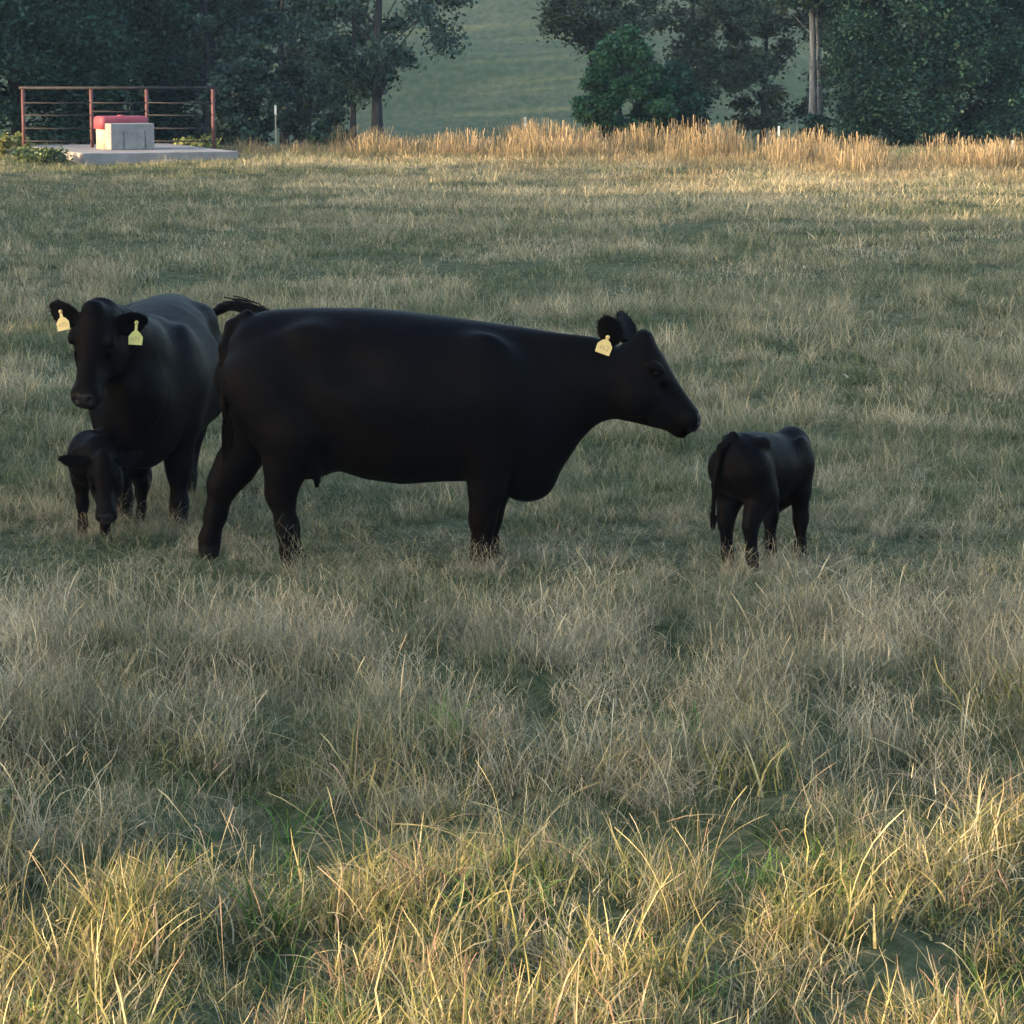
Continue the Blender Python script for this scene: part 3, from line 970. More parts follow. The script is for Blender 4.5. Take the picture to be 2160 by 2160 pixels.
# ---- the cow facing the camera
def cow_facing():
    a = R(2)
    base = Vector((-2.09, 17.75, 0))
    root = empty("cow", base, math.atan2(-math.cos(a), -math.sin(a)))
    tag(root, "black cow facing the camera with a yellow tag in each ear", "cow", "black cows in the pasture")
    S = .925
    W = Matrix.Translation(base) @ Matrix.Rotation(root.rotation_euler.z, 4, 'Z')
    Wi = W.inverted()
    B = Body((-1.1, -.62, -.02), (1.55, .62, 1.52), 0.010)
    B.loft([(u * S, t * S, b * S, hw * S * 1.11) for u, t, b, hw in BODY2], ID, .05, 2.3, taper_top=0.26, taper_bot=0.16)
    for s in (1, -1):
        fx = 0.0 if s > 0 else -.24
        B.chain([(.42 * S, s * .19, .80, .15), (.42 + fx * .3, s * .2, .60, .115), (.41 + fx * .7, s * .185, .40, .078), (.40 + fx * .85, s * .18, .32, .062), (.40 + fx, s * .18, .13, .048),
                 (.43 + fx, s * .18, .04, .060)], .07, .9)
        hx = .10 if s > 0 else 0.02
        fy = .09 if s > 0 else .2
        B.chain([(-.68 + hx * .3, s * .16, .90, .19), (-.52 + hx, s * .22, .66, .14), (-.76 + hx, s * (fy + .04), .44, .066), (-.73 + hx, s * fy, .14, .046), (-.69 + hx, s * fy, .04, .057)], .07, .85)
        B.blob((.40, s * .215, .88), (.16, .085, .27), .15)
        B.blob((-.45, s * .225, 1.13), (.09, .05, .06), .14)
        B.blob((-.24, s * .36, 1.05), (.13, .06, .09), .12, sub=True)
    # head: origin placed from the photo
    nose_w = Vector((-.17, -.58, -.80)); side_w = Vector((.96, -.22, -.05))
    Wr = Wi.to_3x3()
    HS = .97
    M = head_frame(Vector((0, 0, 0)), Wr @ nose_w, Wr @ side_w, HS)
    O = (Wi @ at(193, 640, 16.50)) - (M @ Vector((-.01, 0, .225)))
    M = head_frame(O, Wr @ nose_w, Wr @ side_w, HS)
    # neck
    pole = M @ Vector((-.02, 0, .02)); throat = M @ Vector((.05, 0, -.16))
    B.chain([(.50, 0, 1.0, .235), (.74, 0, 1.03, .20), (*((Vector((.74, 0, 1.03)) + pole) / 2), .165), (*pole, .13)], .08, .85)
    B.chain([(.62, 0, .74, .24), (.82, .02, .84, .185), (*throat, .12)], .08, .8)
    B.chain([(.74, 0, .62, .15), (.86, 0, .76, .11), (.98, 0, .86, .08)], .06, .6)
    e1 = ear_frame(M, -1, Wr @ Vector((-.86, .15, .46)), Wr @ Vector((-.20, -1, -.25)), (.03, .10, .085))
    e2 = ear_frame(M, 1, Wr @ Vector((.95, .30, .05)), Wr @ Vector((.2, -1, -.35)), (.03, .10, .085))
    add_head(B, M, HS, [e1, e2], 1.10, el=.95)
    tl = [(-.72, 0, 1.22, .035), (-.84, .02, 1.20, .030), (*(Wi @ at(440, 668, 18.80)), .030), (*(Wi @ at(468, 650, 18.75)), .028), (*(Wi @ at(500, 643, 18.7)), .026)]
    B.chain(tl, .025)
    finish_animal(B, root, M, HS, .07, 1.10, ears=[e1, e2], el=.95)
    d = (Wi @ at(545, 652, 18.6)) - (Wi @ at(490, 645, 18.7))
    hair_switch(root, Wi @ at(492, 645, 18.7), d, .26, 150, .12, .45, 32, .017)

    def tagfr(E, along, rot):
        p = E @ Vector((along, 0, .016))
        return Matrix.Translation(p) @ (Wr @ Euler(rot).to_matrix()).to_4x4()
    ear_tag(root, tagfr(e2, .125, (R(82), R(4), R(6))), .98, M_tag, "475", .045, "pale yellow tag hanging below the ear on a long stem")
    ear_tag(root, tagfr(e1, .115, (R(82), R(-14), R(-14))), .95, M_tag_warm, "475", .03, "cream tag tilted under the raised ear")
    return root


cow_facing()

CALF = [(-.43, .56, .50, .03), (-.41, .62, .44, .075), (-.37, .66, .40, .105), (-.28, .685, .37, .125), (-.15, .69, .35, .14), (0, .685, .335, .148),
        (.12, .675, .33, .145), (.22, .675, .325, .13), (.31, .66, .33, .11), (.38, .63, .38, .085), (.43, .59, .44, .05)]


def calf_body(B, S, legs, fat=1.0, tilt=0.0, lx=1.0):
    X = lambda u: u * S * lx
    B.loft([(X(u), (t - tilt * u) * S, b * S, hw * S * fat) for u, t, b, hw in CALF], ID, .035, 2.2, taper_top=0.22, taper_bot=0.12)
    for s in (1, -1):
        f = legs["f"][0 if s > 0 else 1]; h = legs["h"][0 if s > 0 else 1]
        q = s * S * (.5 + .5 * fat)
        B.chain([(X(.23), q * .075, .50 * S, .085 * S), (X(.22 + f * .3), q * .085, .37 * S, .060 * S), (X(.24 + f), q * .08, .22 * S, .039 * S),
                 (X(.235 + f), q * .08, .09 * S, .029 * S), (X(.25 + f), q * .08, .028 * S, .034 * S)], .035, .9)
        B.chain([(X(-.30), q * .07, .53 * S, .11 * S), (X(-.23 + h * .3), q * .09, .40 * S, .088 * S), (X(-.30 + h * .7), q * .085, .315 * S, .053 * S),
                 (X(-.335 + h), q * .085, .25 * S, .040 * S), (X(-.315 + h), q * .085, .09 * S, .030 * S), (X(-.295 + h), q * .085, .028 * S, .035 * S)], .035, .9)
        B.blob((X(.21), q * .10, .52 * S), (.08 * S, .04 * S, .13 * S), .06)
        B.blob((X(-.23), q * .098, (.645 - tilt * -.2) * S), (.05 * S, .03 * S, .03 * S), .05)


# ---- calf in front of the facing cow, head down in the grass
def calf_grazing():
    fwd = Vector((-.27, -.96, 0)).normalized()
    base = Vector((-2.30, 17.1, 0))
    root = empty("calf", base, math.atan2(fwd.y, fwd.x))
    tag(root, "small black calf with lowered head under the chin of the facing cow", "calf", "black calves in the pasture")
    W = Matrix.Translation(base) @ Matrix.Rotation(root.rotation_euler.z, 4, 'Z')
    Wi = W.inverted(); Wr = Wi.to_3x3()
    B = Body((-.62, -.36, -.02), (.85, .36, .86), .0068)
    S = .90
    calf_body(B, S, {"f": (.02, -.03), "h": (0, .06)}, 1.15)
    sc = .67
    nw, sw = Wr @ Vector((.06, -.56, -.83)), Wr @ Vector((.985, .05, .06))
    M = head_frame(Vector((0, 0, 0)), nw, sw, sc)
    O = (Wi @ at(216, 955, 16.55)) - (M @ Vector((-.01, 0, .22)))
    M = head_frame(O, nw, sw, sc)
    p0 = M @ Vector((-.02, 0, .0))
    B.chain([(.30 * S, 0, .55 * S, .125), (*((Vector((.30 * S, 0, .55 * S)) + p0) / 2 + Vector((0, 0, .02))), .10), (*p0, .085)], .05, .85)
    e1 = ear_frame(M, -1, Wr @ Vector((-.97, -.1, .10)), Wr @ Vector((-.1, -1, -.3)), (.02, .10, .11))
    e2 = ear_frame(M, 1, Wr @ Vector((.72, .62, .10)), Wr @ Vector((.4, -1, -.2)), (.02, .10, .11))
    add_head(B, M, sc, [e1, e2], 1.12, .05, 1.3)
    B.chain([(-.40 * S, 0, .62 * S, .028), (-.46 * S, 0, .56 * S, .020), (-.47 * S, .0, .40 * S, .015), (-.465 * S, 0, .27 * S, .012)], .02)
    finish_animal(B, root, M, sc, .045, ears=[e1, e2], el=1.3)
    hair_switch(root, (-.465 * S, 0, .28 * S), (0, 0, -1), .12, 30, .08, 0, 33, .008)


calf_grazing()


# ---- calf turned away at the right
def calf_away():
    fwd = Vector((.56, .83, 0)).normalized()
    base = Vector((1.352, 16.0, 0))
    root = empty("calf", base, math.atan2(fwd.y, fwd.x))
    tag(root, "black calf at the right turned away with its rump towards the camera", "calf", "black calves in the pasture")
    W = Matrix.Translation(base) @ Matrix.Rotation(root.rotation_euler.z, 4, 'Z')
    Wi = W.inverted(); Wr = Wi.to_3x3()
    B = Body((-.66, -.36, -.02), (.95, .62, .98), .0068)
    S = 1.05
    calf_body(B, S, {"f": (-.01, .02), "h": (.05, -.01)}, 1.02, .09, .88)
    sc = .70
    O = Wi @ at(1668, 985, 16.95)
    M = head_frame(O, Wr @ Vector((-.45, .45, -.75)), Wr @ Vector((-.72, -.68, .05)), sc)
    p0 = M @ Vector((-.02, 0, .0))
    B.chain([(.26 * S, 0, .57 * S, .125), (*((Vector((.28 * S, 0, .56 * S)) + p0) / 2 + Vector((0, 0, .03))), .10), (*p0, .085)], .05, .85)
    e1 = ear_frame(M, -1, Wr @ Vector((.35, .3, .75)), Wr @ Vector((0, 1, -.2)), (.02, .10, .11))
    e2 = ear_frame(M, 1, Wr @ Vector((-.6, -.2, .3)), Wr @ Vector((0, 1, -.2)), (.02, .10, .11))
    add_head(B, M, sc, [e1, e2], 1.1, .05)
    B.chain([(-.32 * S, .01, .695 * S, .030), (-.385 * S, .04, .645 * S, .021), (-.40 * S, .07, .46 * S, .015), (-.395 * S, .08, .32 * S, .011)], .02)
    B.chain([(-.02, 0, .35 * S, .03), (.0, 0, .325 * S, .018)], .03)
    finish_animal(B, root, M, sc, .045)
    hair_switch(root, (-.395 * S, .08, .33 * S), (0, 0, -1), .10, 30, .06, 0, 34, .008)


calf_away()

# ------------------------------------------------------------------ grass
def tuft(n, radius, h0, h1, width, lean, curl, tone0, tone1, seed, segs=4, seedhead=0.0, tip_dry=0.25, wander=0.0, az=None, z=None):
    """n bent blades growing from a disc"""
    r = np.random.RandomState(seed)
    a = r.uniform(0, 2 * np.pi, n) if az is None else r.normal(az, 0.7, n)
    rb = radius * np.sqrt(r.uniform(0, 1, n)); ab = r.uniform(0, 2 * np.pi, n)
    base = np.stack([rb * np.cos(ab), rb * np.sin(ab), np.full(n, -0.02)], -1)
    if z: base[:, 2] = r.uniform(z[0], z[1], n)
    H = r.uniform(h0, h1, n)
    th0 = np.abs(r.normal(0, lean, n)); cu = r.normal(curl, curl * .6 + .05, n)
    P = [base]; th = th0.copy(); aa = a.copy()
    for s in range(segs):
        d = np.stack([np.sin(th) * np.cos(aa), np.sin(th) * np.sin(aa), np.cos(th)], -1)
        P.append(P[-1] + d * (H / segs)[:, None])
        th = np.clip(th + cu / segs, 0, 2.6); aa = aa + r.normal(0, wander, n)
    P = np.stack(P, 1)                                    # n, segs+1, 3
    tw = r.uniform(0, np.pi, n)
    side = np.stack([np.cos(tw), np.sin(tw), np.zeros(n)], -1)
    t = np.linspace(0, 1, segs + 1)
    prof = (1 - t) ** 0.7 * 0.85 + 0.15
    if seedhead:
        prof = 0.45 + seedhead * np.exp(-((t - .88) / .11) ** 2)
    W = width * r.uniform(.6, 1.4, n)
    half = side[:, None, :] * (W[:, None] * prof[None, :])[..., None] * 0.5
    V = np.stack([P - half, P + half], 2).reshape(-1, 3)
    m = segs + 1
    k = (np.arange(n) * m * 2)[:, None] + (np.arange(segs) * 2)[None, :]
    F = np.stack([k, k + 1, k + 3, k + 2], -1).reshape(-1, 4)
    tone = r.uniform(tone0, tone1, n)[:, None] + tip_dry * (t[None, :] - .5)
    tone = np.repeat(tone.reshape(-1), 2)
    rnd = np.repeat(r.uniform(0, 1, n), m * 2)
    return V, F, tone, rnd


def merge(*parts):
    Vs, Fs, Ts, Rs = [], [], [], []; b = 0
    for V, F, T, Rn in parts:
        Vs.append(V); Fs.append(F + b); Ts.append(T); Rs.append(Rn); b += len(V)
    return np.vstack(Vs), np.vstack(Fs), np.concatenate(Ts), np.concatenate(Rs)


GRASS_STOPS = [(0.0, (0.034, 0.058, 0.020)), (0.25, (0.075, 0.095, 0.040)), (0.5, (0.165, 0.155, 0.088)), (0.75, (0.30, 0.25, 0.158)), (1.0, (0.47, 0.38, 0.22))]
M_grass = leafy_mat("pasture grass", GRASS_STOPS, 0.30, 0.6, inst=True)
M_straw = leafy_mat("golden straw", [(0, (0.075, 0.095, 0.024)), (0.3, (0.17, 0.16, 0.050)), (0.6, (0.32, 0.25, 0.105)), (0.85, (0.45, 0.37, 0.19)), (1.0, (0.38, 0.22, 0.135))], 0.35, 0.5, inst=True)
M_wisp = leafy_mat("grey dry grass", [(0, (0.055, 0.080, 0.034)), (0.3, (0.125, 0.130, 0.070)), (0.6, (0.215, 0.185, 0.118)), (0.85, (0.34, 0.285, 0.19)), (1.0, (0.47, 0.40, 0.26))], 0.3, 0.6, inst=True)
M_fresh = leafy_mat("fresh green blades", [(0, (0.040, 0.095, 0.018)), (0.5, (0.10, 0.17, 0.035)), (1.0, (0.24, 0.25, 0.07))], 0.4, 0.4, inst=True)
M_reed = leafy_mat("orange dry grass", [(0, (0.085, 0.08, 0.04)), (0.35, (0.150, 0.128, 0.066)), (0.7, (0.218, 0.155, 0.078)), (1, (0.31, 0.225, 0.125))], 0.3, 0.65, inst=True)


def tuft_library(name, tufts, mat):
    c = bpy.data.collections.new(name)
    for i, (V, F, T, Rn) in enumerate(tufts):
        me = np_mesh("tuft", V, F, [mat[i] if isinstance(mat, list) else mat], {"tone": T, "rnd": Rn}, smooth=True)
        o = bpy.data.objects.new("%s_%02d" % (name, i), me)
        c.objects.link(o)
    return c


def scatter(name, coll, P, scale, rotz, tilt, dry, idx, label, cat):
    n = len(P)
    me = bpy.data.meshes.new(name)
    me.vertices.add(n); me.vertices.foreach_set("co", np.asarray(P, dtype=np.float32).ravel())
    def A(nm, typ, v, field="value"):
        a = me.attributes.new(nm, typ, 'POINT'); a.data.foreach_set(field, np.asarray(v).ravel())
    A("dry", 'FLOAT', dry.astype(np.float32)); A("pick", 'INT', idx.astype(np.int32))
    A("size", 'FLOAT_VECTOR', scale.astype(np.float32), "vector")
    A("turn", 'FLOAT_VECTOR', np.stack([tilt[:, 0], tilt[:, 1], rotz], -1).astype(np.float32), "vector")
    o = link(name, me); tag(o, label, cat, kind="stuff")
    ng = bpy.data.node_groups.new(name, 'GeometryNodeTree')
    ng.interface.new_socket("Geometry", in_out='INPUT', socket_type='NodeSocketGeometry')
    ng.interface.new_socket("Geometry", in_out='OUTPUT', socket_type='NodeSocketGeometry')
    N, L = ng.nodes, ng.links
    gi, go = N.new("NodeGroupInput"), N.new("NodeGroupOutput")
    ci = N.new("GeometryNodeCollectionInfo"); ci.inputs[0].default_value = coll
    ci.inputs["Separate Children"].default_value = True; ci.inputs["Reset Children"].default_value = True
    ip = N.new("GeometryNodeInstanceOnPoints"); ip.inputs["Pick Instance"].default_value = True
    L.new(gi.outputs[0], ip.inputs["Points"]); L.new(ci.outputs[0], ip.inputs["Instance"])
    for an, typ, sock in (("pick", 'INT', "Instance Index"), ("turn", 'FLOAT_VECTOR', "Rotation"), ("size", 'FLOAT_VECTOR', "Scale")):
        na = N.new("GeometryNodeInputNamedAttribute"); na.data_type = typ; na.inputs[0].default_value = an
        L.new(na.outputs[0], ip.inputs[sock])
    L.new(ip.outputs[0], go.inputs[0])
    md = o.modifiers.new("scatter", 'NODES'); md.node_group = ng
    return o


def wedge(d0, d1, dens, seed, margin=1.30, extra=2.2):
    """random points in the camera's ground wedge between two distances"""
    r = np.random.RandomState(seed)
    hw = 1080 / FPX * margin
    area = hw * (d1 ** 2 - d0 ** 2) + 2 * extra * (d1 - d0)
    n = int(area * dens)
    y = np.sqrt(r.uniform(d0 ** 2, d1 ** 2, n))
    x = r.uniform(-1, 1, n) * (hw * y + extra)
    return x, y, r


# tuft kinds -------------------------------------------------------
short = [tuft(70, .13, .05, .14, .0045, .5, .9, .05, .55, 100 + i) for i in range(4)]
mid = [merge(tuft(60, .12, .10, .22, .004, .45, 1.0, .15, .65, 110 + i), tuft(22, .12, .14, .28, .003, .5, 1.2, .5, .95, 120 + i)) for i in range(4)]
wispy = [merge(tuft(70, .14, .12, .30, .0032, .55, 1.1, .30, .80, 130 + i, wander=.35),
               tuft(34, .13, .22, .38, .0026, .4, 1.5, .55, 1.0, 140 + i, 5, wander=.3),
               tuft(8, .12, .28, .44, .0026, .3, 1.2, .6, 1.0, 150 + i, 6, seedhead=1.0),
               tuft(46, .15, .03, .085, .0022, 1.1, .8, .55, 1.0, 155 + i, 2, z=(.16, .34), wander=.5)) for i in range(5)]
straw = [merge(tuft(46, .15, .10, .28, .0066, .55, 1.2, .20, .98, 160 + i, 5, wander=.45),
               tuft(30, .15, .05, .16, .0070, 1.0, 1.1, .35, 1.0, 170 + i, 4, wander=.6),
               tuft(22, .12, .10, .26, .0060, .4, .8, -.05, .45, 180 + i, 5)) for i in range(6)]
matted = [merge(tuft(90, .17, .06, .20, .0045, 1.15, .5, .15, .75, 190 + i, wander=.6), tuft(30, .15, .05, .12, .005, .6, .8, .0, .4, 195 + i)) for i in range(3)]
stalk = [tuft(3, .05, .32, .66, .0042, .20, 1.9, .40, .85, 200 + i, 9, seedhead=1.0, wander=.08) for i in range(5)] + \
        [tuft(5, .06, .24, .50, .0046, .26, .9, .30, .85, 210 + i, 7, seedhead=.5, wander=.12, az=.6) for i in range(3)]
fresh = [tuft(16, .08, .14, .36, .0085, .35, 1.1, .0, .7, 250 + i, 6, wander=.12) for i in range(4)]
low = [tuft(64, .32, .03, .11, .009, .8, .8, .15, .65, 220 + i, 3, wander=.4) for i in range(3)]
clump = [tuft(90, .26, .10, .30, .008, .55, .9, .20, .75, 230 + i, 4, wander=.4) for i in range(3)]
mown = [tuft(80, .40, .06, .17, .010, 1.3, .3, .60, 1.1, 240 + i, 3, wander=.5) for i in range(3)]
LIBS = {}
lib_list = [("short", short), ("mid", mid), ("wispy", wispy), ("straw", straw), ("matted", matted), ("stalk", stalk), ("fresh", fresh), ("low", low), ("clump", clump), ("mown", mown)]
all_t, k0, all_m = [], {}, []
kind_mat = {"straw": M_straw, "wispy": M_wisp, "fresh": M_fresh, "stalk": M_straw}
for nm, l in lib_list:
    k0[nm] = (len(all_t), len(l)); all_t += l; all_m += [kind_mat.get(nm, M_grass)] * len(l)
grass_lib = tuft_library("tuft", all_t, all_m)
PTS = {k: [] for k in ("P", "s", "rz", "tilt", "dry", "idx")}


def put(kind, x, y, r, size, dry, hvar=0.25, keep=None, hz=1.0):
    if keep is not None:
        hz = hz[keep] if np.ndim(hz) else hz
        x, y = x[keep], y[keep]
        size = size[keep] if np.ndim(size) else size
        dry = dry[keep] if np.ndim(dry) else dry
    n = len(x)
    s = size * r.uniform(1 - hvar, 1 + hvar, n)
    b, m = k0[kind]
    PTS["P"].append(np.stack([x, y, gz(x, y)], -1))
    PTS["s"].append(np.stack([s * r.uniform(.85, 1.2, n), s * r.uniform(.85, 1.2, n), s * hz], -1))
    PTS["rz"].append(r.uniform(0, 2 * np.pi, n)); PTS["tilt"].append(r.normal(0, .12, (n, 2)))
    PTS["dry"].append(np.broadcast_to(dry, n) + r.normal(0, .07, n)); PTS["idx"].append(b + r.randint(0, m, n))


def pix(x, y, z=0.0):
    """photo pixel of a ground point"""
    cz = y * math.cos(PITCH) + (CAM_H - z) * math.sin(PITCH)
    cy = -y * math.sin(PITCH) * -1 * -1 + 0
    up = (z - CAM_H) * math.cos(PITCH) + y * math.sin(PITCH)
    return 1080 + FPX * x / cz, 1080 - FPX * up / cz


def herd(x, y):
    return np.exp(-((y - 16.3) / 1.15) ** 4) * sstep(3.4, 2.3, np.abs(x + .4))


# carpet under everything, 7..24 m
x, y, r = wedge(6.0, 24, 30, 301)
put("short", x, y, r, 0.95 + .3 * np.clip(vnoise(x, y, 1.3, 21), -1, 1), 0.0 + .14 * vnoise(x, y, 1.6, 22) - 0.10 * hollow(x, y) - .12 * sstep(12, 10, y),
    keep=r.uniform(0, 1, len(x)) < 1 - .75 * hollow(x, y) - .35 * sstep(12, 10, y), hz=1 - .55 * herd(x, y))
x, y, r = wedge(14.2, 19, 26, 321)
put("short", x, y, r, 1.0 + .3 * vnoise(x, y, .9, 61), .04 + .2 * vnoise(x, y, .8, 62), hz=.75 - .30 * herd(x, y))
x, y, r = wedge(14.2, 18.5, 12, 322)
put("matted", x, y, r, .8, .02 + .2 * vnoise(x, y, .9, 63), hz=.7 - .3 * herd(x, y))
# foreground straw 7..11
x, y, r = wedge(6.2, 14.0, 30, 302)
pat = vnoise(x, y, .75, 23)
f = (sstep(11.4, 9.4, y + .7 * vnoise(x, y, .9, 55)) + .14 * sstep(13.8, 11, y)) * np.clip(.70 + .55 * pat, .06, 1) * (1 - hollow(x, y)) ** 1.5
put("straw", x, y, r, .95 + .25 * vnoise(x, y, .8, 24), .02 + .17 * vnoise(x, y, .6, 25), keep=r.uniform(0, 1, len(x)) < f)
x, y, r = wedge(6.0, 13.0, 14, 303)
put("matted", x, y, r, 1.0, .0 + .14 * vnoise(x, y, .8, 26), keep=r.uniform(0, 1, len(x)) < .85 - .8 * hollow(x, y))
x, y, r = wedge(7.0, 12.5, 5, 320)
put("fresh", x, y, r, .85, .0 + .2 * vnoise(x, y, .9, 57), keep=r.uniform(0, 1, len(x)) < np.clip(.35 + .6 * vnoise(x, y, .8, 58), .03, 1) * sstep(12.5, 9.5, y))
# wispy band 10.2..16
x, y, r = wedge(8.5, 16.4, 36, 304)
edge = 14.9 + .35 * vnoise(x, y * 0, .9, 27)
f = (.14 + .86 * sstep(9.8, 11.6, y + .5 * vnoise(x, y, 1.1, 59))) * sstep(edge, edge - 1.1, y) * np.clip(.82 + .35 * vnoise(x, y, 1.1, 28), .2, 1) * (1 - hollow(x, y)) ** 1.5
put("wispy", x, y, r, .80 + .24 * vnoise(x, y, .9, 29), -.05 + .22 * vnoise(x, y, 1.5, 30), keep=r.uniform(0, 1, len(x)) < f)
x, y, r = wedge(10, 15.0, 16, 305)
put("mid", x, y, r, .9, -.03 + .2 * vnoise(x, y, 1.4, 31), keep=r.uniform(0, 1, len(x)) < .9 - .7 * hollow(x, y))
# sparse wisps round the hooves and beyond
x, y, r = wedge(14.6, 24, 5, 306)
put("wispy", x, y, r, .50, .08 + .12 * vnoise(x, y, 1.5, 32), keep=r.uniform(0, 1, len(x)) < np.clip(.5 + .5 * vnoise(x, y, 1.7, 33), .04, 1))
x, y, r = wedge(15.0, 34, 15, 307)
put("mid", x, y, r, (.62 + .42 * sstep(17, 22, y)) * (1 + .2 * vnoise(x, y, 3, 34)), -.02 + .2 * vnoise(x, y, 2.6, 35), keep=r.uniform(0, 1, len(x)) < np.clip(.65 + .6 * vnoise(x, y, 1.5, 36), .08, 1), hz=1 - .5 * herd(x, y))
# tall single stalks
x, y, r = wedge(7.6, 12.6, 5.5, 308)
put("stalk", x, y, r, .85, .05 + .1 * vnoise(x, y, 1, 37), .3, keep=r.uniform(0, 1, len(x)) < np.clip(.55 + .5 * vnoise(x, y, 1.0, 38), .1, 1))
x, y, r = wedge(12.6, 15.4, 2.6, 309)
put("stalk", x, y, r, .58, .12, .3)
x, y, r = wedge(15.4, 17.2, 1.6, 319)
put("stalk", x, y, r, .48, .12, .3)
x, y, r = wedge(17.2, 28, 0.7, 310)
put("stalk", x, y, r, .6, .12, .3)
# hand-placed big clumps seen in front (pixel of the base)
for px, py, sz in [(470, 1860, 1.0), (520, 1830, 1.05), (430, 1900, .9), (720, 1880, 1.0), (1130, 1860, 1.0), (1190, 1800, .8), (860, 1830, .9), (1420, 1960, .9),
                   (1480, 1900, .8), (1650, 1860, .9), (2080, 1800, 1.0), (1880, 1820, .8), (1980, 1900, .9), (60, 1960, .9), (340, 1960, .9), (800, 1990, .9)]:
    g = on_ground(px, py); r = np.random.RandomState(int(px))
    x = g.x + r.normal(0, .05, 3); y = g.y + r.normal(0, .05, 3)
    put("stalk", x, y, r, sz, .12, .2)
# dry wisps crossing the legs of the animals (pixel of the base)
for px, py, sz in [(1000, 1212, .62), (1030, 1216, .55), (960, 1222, .5), (1540, 1214, .60), (1575, 1210, .55), (1600, 1220, .55), (1640, 1205, .62), (1660, 1214, .5), (1705, 1205, .42),
                   (430, 1172, .55), (475, 1160, .6), (505, 1180, .45), (600, 1206, .5), (640, 1210, .55), (170, 1142, .55), (205, 1136, .5), (255, 1134, .55), (320, 1128, .6),
                   (350, 1122, .5), (385, 1130, .5), (1150, 1190, .5), (1230, 1180, .6), (1320, 1190, .5), (760, 1200, .45), (850, 1215, .5), (1460, 1205, .5), (1790, 1195, .5)]:
    g = on_ground(px, py); r = np.random.RandomState(int(px + py))
    put("wispy", g.x + r.normal(0, .05, 2), g.y + r.normal(0, .05, 2), r, sz * .9, .12, .2)
    put("stalk", np.array([g.x + .03]), np.array([g.y]), r, sz, .18, .2)
# mid distance
x, y, r = wedge(22, 44, 13, 311)
put("low", x, y, r, 1.1, .03 + .2 * vnoise(x, y, 3, 39), keep=r.uniform(0, 1, len(x)) < np.clip(.75 + .55 * vnoise(x * .7, y, 1.9, 65), .25, 1))
x, y, r = wedge(24, 50, 5, 312)
put("clump", x, y, r, .85 + .2 * vnoise(x, y, 4, 40), -.04 + .16 * vnoise(x, y, 4, 41), keep=r.uniform(0, 1, len(x)) < np.clip(.35 + .5 * vnoise(x * .6, y, 3.5, 42), .03, 1))
x, y, r = wedge(42, 86, 7, 313)
put("low", x, y, r, 1.25, .0 + .14 * vnoise(x, y, 5, 43))
# mown yellow streaks in front of the tall grass
x, y, r = wedge(40, 72, 12, 314)
st = vnoise(x * .13, y, 3.0, 44) + .6 * vnoise(x * .16, y, 1.4, 45)
cx, cyp = pix(x, y)
reg = sstep(560, 380, cyp) * sstep(450, 900, cx + (420 - cyp) * 2.0)
put("mown", x, y, r, 1.0, -.06 + .1 * vnoise(x, y, 4, 46), keep=r.uniform(0, 1, len(x)) < reg * np.clip(.25 + 1.2 * st, 0, 1))
x, y, r = wedge(40, 74, 3, 315)
put("clump", x, y, r, .75 + .3 * np.clip(vnoise(x, y, 2, 60), -1, 1), .06 + .2 * vnoise(x, y, 4, 47), keep=r.uniform(0, 1, len(x)) < np.clip(.25 + .7 * vnoise(x * .4, y, 3, 48), .0, 1))
cat = {k: np.concatenate(v) for k, v in PTS.items()}
# keep the blades off the concrete pad
c_, s_ = math.cos(PA), math.sin(PA)
lx = (cat["P"][:, 0] - PAD[0]) * c_ + (cat["P"][:, 1] - PAD[1]) * s_
ly = -(cat["P"][:, 0] - PAD[0]) * s_ + (cat["P"][:, 1] - PAD[1]) * c_
ok = ~((lx > -.2) & (lx < 4.0) & (ly > -.35) & (ly < 6.3)) & ~((lx > -.3) & (lx < 4.1) & (ly > -2.2) & (ly < 0) & (cat['s'][:, 2] > .0) & (rs.uniform(0, 1, len(lx)) < .75))
cat = {k: v[ok] for k, v in cat.items()}
print("grass tufts", len(cat["P"]))
scatter("grass", grass_lib, cat["P"], cat["s"], cat["rz"], cat["tilt"], cat["dry"], cat["idx"], "mixed green and straw pasture grass covering the field", "grass")

# tall orange grass along the far fence
reeds = [merge(tuft(26, .30, .75, 1.20, .015, .07, .10, .45, .95, 260 + i, 4, seedhead=1.2), tuft(70, .32, .30, .72, .013, .35, .5, .15, .6, 270 + i, 3)) for i in range(4)] + \
        [merge(tuft(60, .32, .20, .55, .013, .45, .6, .15, .65, 280 + i, 3), tuft(8, .25, .5, .85, .012, .12, .1, .5, 1, 290 + i, 4, seedhead=.8)) for i in range(3)]
reed_lib = tuft_library("reed", reeds, M_reed)
r = np.random.RandomState(401)
n = 8200
x = r.uniform(-13, 19, n); y = r.uniform(50, 81, n)
cx, cyp = pix(x, y)
front = 70.2 + 2.6 * vnoise(x, y * .3, 5, 51) + 2.0 * sstep(1150, 800, cx) - 7.5 * sstep(1200, 2000, cx)
back = 80.5 - 10.5 * sstep(1200, 2000, cx) + 1.2 * vnoise(x, y * 0, 4, 64)
dens = sstep(front - 2.5 - 7.5 * sstep(900, 1400, cx), front + 4.0, y) ** 1.2 * np.clip(.6 + .6 * vnoise(x * .6, y, 2.2, 52), .05, 1) * sstep(690, 850, cx)
tall_f = sstep(front + 1.0, front + 7.0, y + 1.8 * vnoise(x, y, 2.0, 56))
hgt = (.24 + .36 * tall_f) * (.70 + .30 * sstep(700, 1100, cx)) * (1 - .12 * sstep(1500, 2160, cx)) * np.clip(.95 + .22 * vnoise(x, y, 2.0, 53), .6, 1.3)
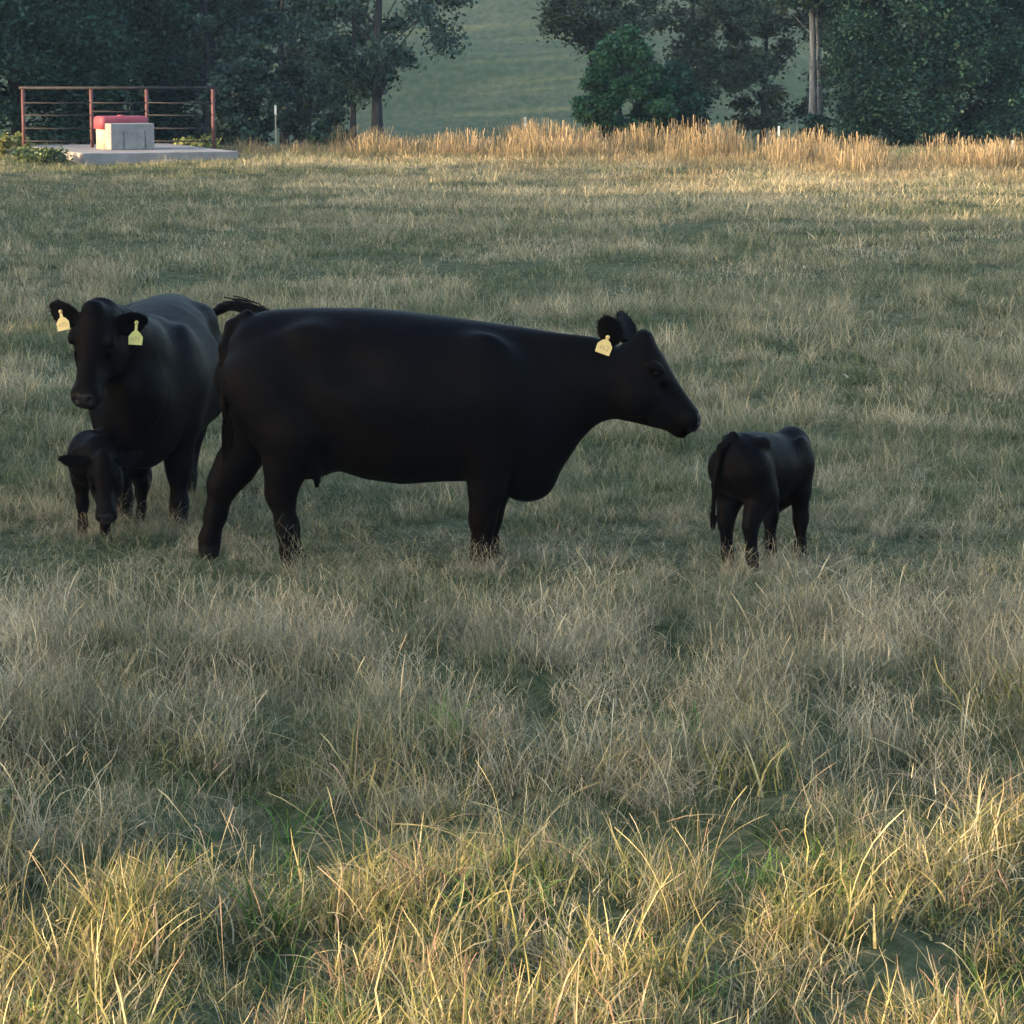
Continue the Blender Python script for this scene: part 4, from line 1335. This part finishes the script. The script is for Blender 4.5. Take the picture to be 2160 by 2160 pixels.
keep = (r.uniform(0, 1, n) < dens) & (y < back)
x, y, hgt, tall_f = x[keep], y[keep], hgt[keep], tall_f[keep]
# a few short yellow tufts between the pad and the trunks
x2 = r.uniform(-7.2, -3.4, 50); y2 = r.uniform(76.5, 80.5, 50)
x = np.concatenate([x, x2]); y = np.concatenate([y, y2]); hgt = np.concatenate([hgt, r.uniform(.16, .36, 50)]); tall_f = np.concatenate([tall_f, np.zeros(50)])
n = len(x)
tall = (tall_f > .45) & (r.uniform(0, 1, n) < .8)
idx = np.where(tall, r.randint(0, 4, n), 4 + r.randint(0, 3, n))
s = np.stack([np.ones(n), np.ones(n), hgt * r.uniform(.8, 1.25, n) / np.where(tall, .95, .62)], -1)
scatter("tall_dry_grass", reed_lib, np.stack([x, y, gz(x, y)], -1), s, r.uniform(0, 6.28, n), r.normal(0, .06, (n, 2)), -.05 + .15 * vnoise(x, y, 3, 54) + .1 * tall_f, idx,
        "tall orange dry grass along the far fence", "grass")

# weeds beside the pad
M_weed = leaf_m("weed leaves", (0.03, 0.05, 0.022), (0.06, 0.085, 0.035), (0.10, 0.13, 0.05))
M_weed_y = leaf_m("yellow weed leaves", (0.10, 0.12, 0.03), (0.19, 0.19, 0.055), (0.28, 0.26, 0.08))
for px, Y, h, cr, m, lab, sd_ in [(108, 70.6, .34, .42, M_weed, "dark low weed clump at the left corner of the concrete pad", 61), (66, 71.2, .30, .40, M_weed, "dark low weed clump below the leftmost railing post", 62),
                                  (18, 76.0, .55, .5, M_weed_y, "yellow green weed left of the leftmost railing post", 63), (415, 77.6, .40, .55, M_weed_y, "yellow green weeds behind the right end of the pad", 64)]:
    tree("weed_clump", gp(px, Y), h, cr, 0.05, 16, 70, .07, m, M_bark, .008, lab, "weed", seed=sd_, twigs=False, clump=.4)

# ------------------------------------------------------------------ haze in the evening air
mb = MB(); mb.box(-320, 320, -38, 415, -4.5, 45)
hz = mb.build("haze", None)
m = bpy.data.materials.new("evening haze"); m.use_nodes = True
N = m.node_tree.nodes; N.remove(N["Principled BSDF"])
vp = N.new("ShaderNodeVolumePrincipled")
vp.inputs["Color"].default_value = (0.55, 0.75, 1.0, 1); vp.inputs["Density"].default_value = 0.0002; vp.inputs["Anisotropy"].default_value = 0.2
m.node_tree.links.new(vp.outputs[0], N["Material Output"].inputs["Volume"])
hz.data.materials.append(m)
tag(hz, "thin blue evening haze", "haze", kind="stuff")
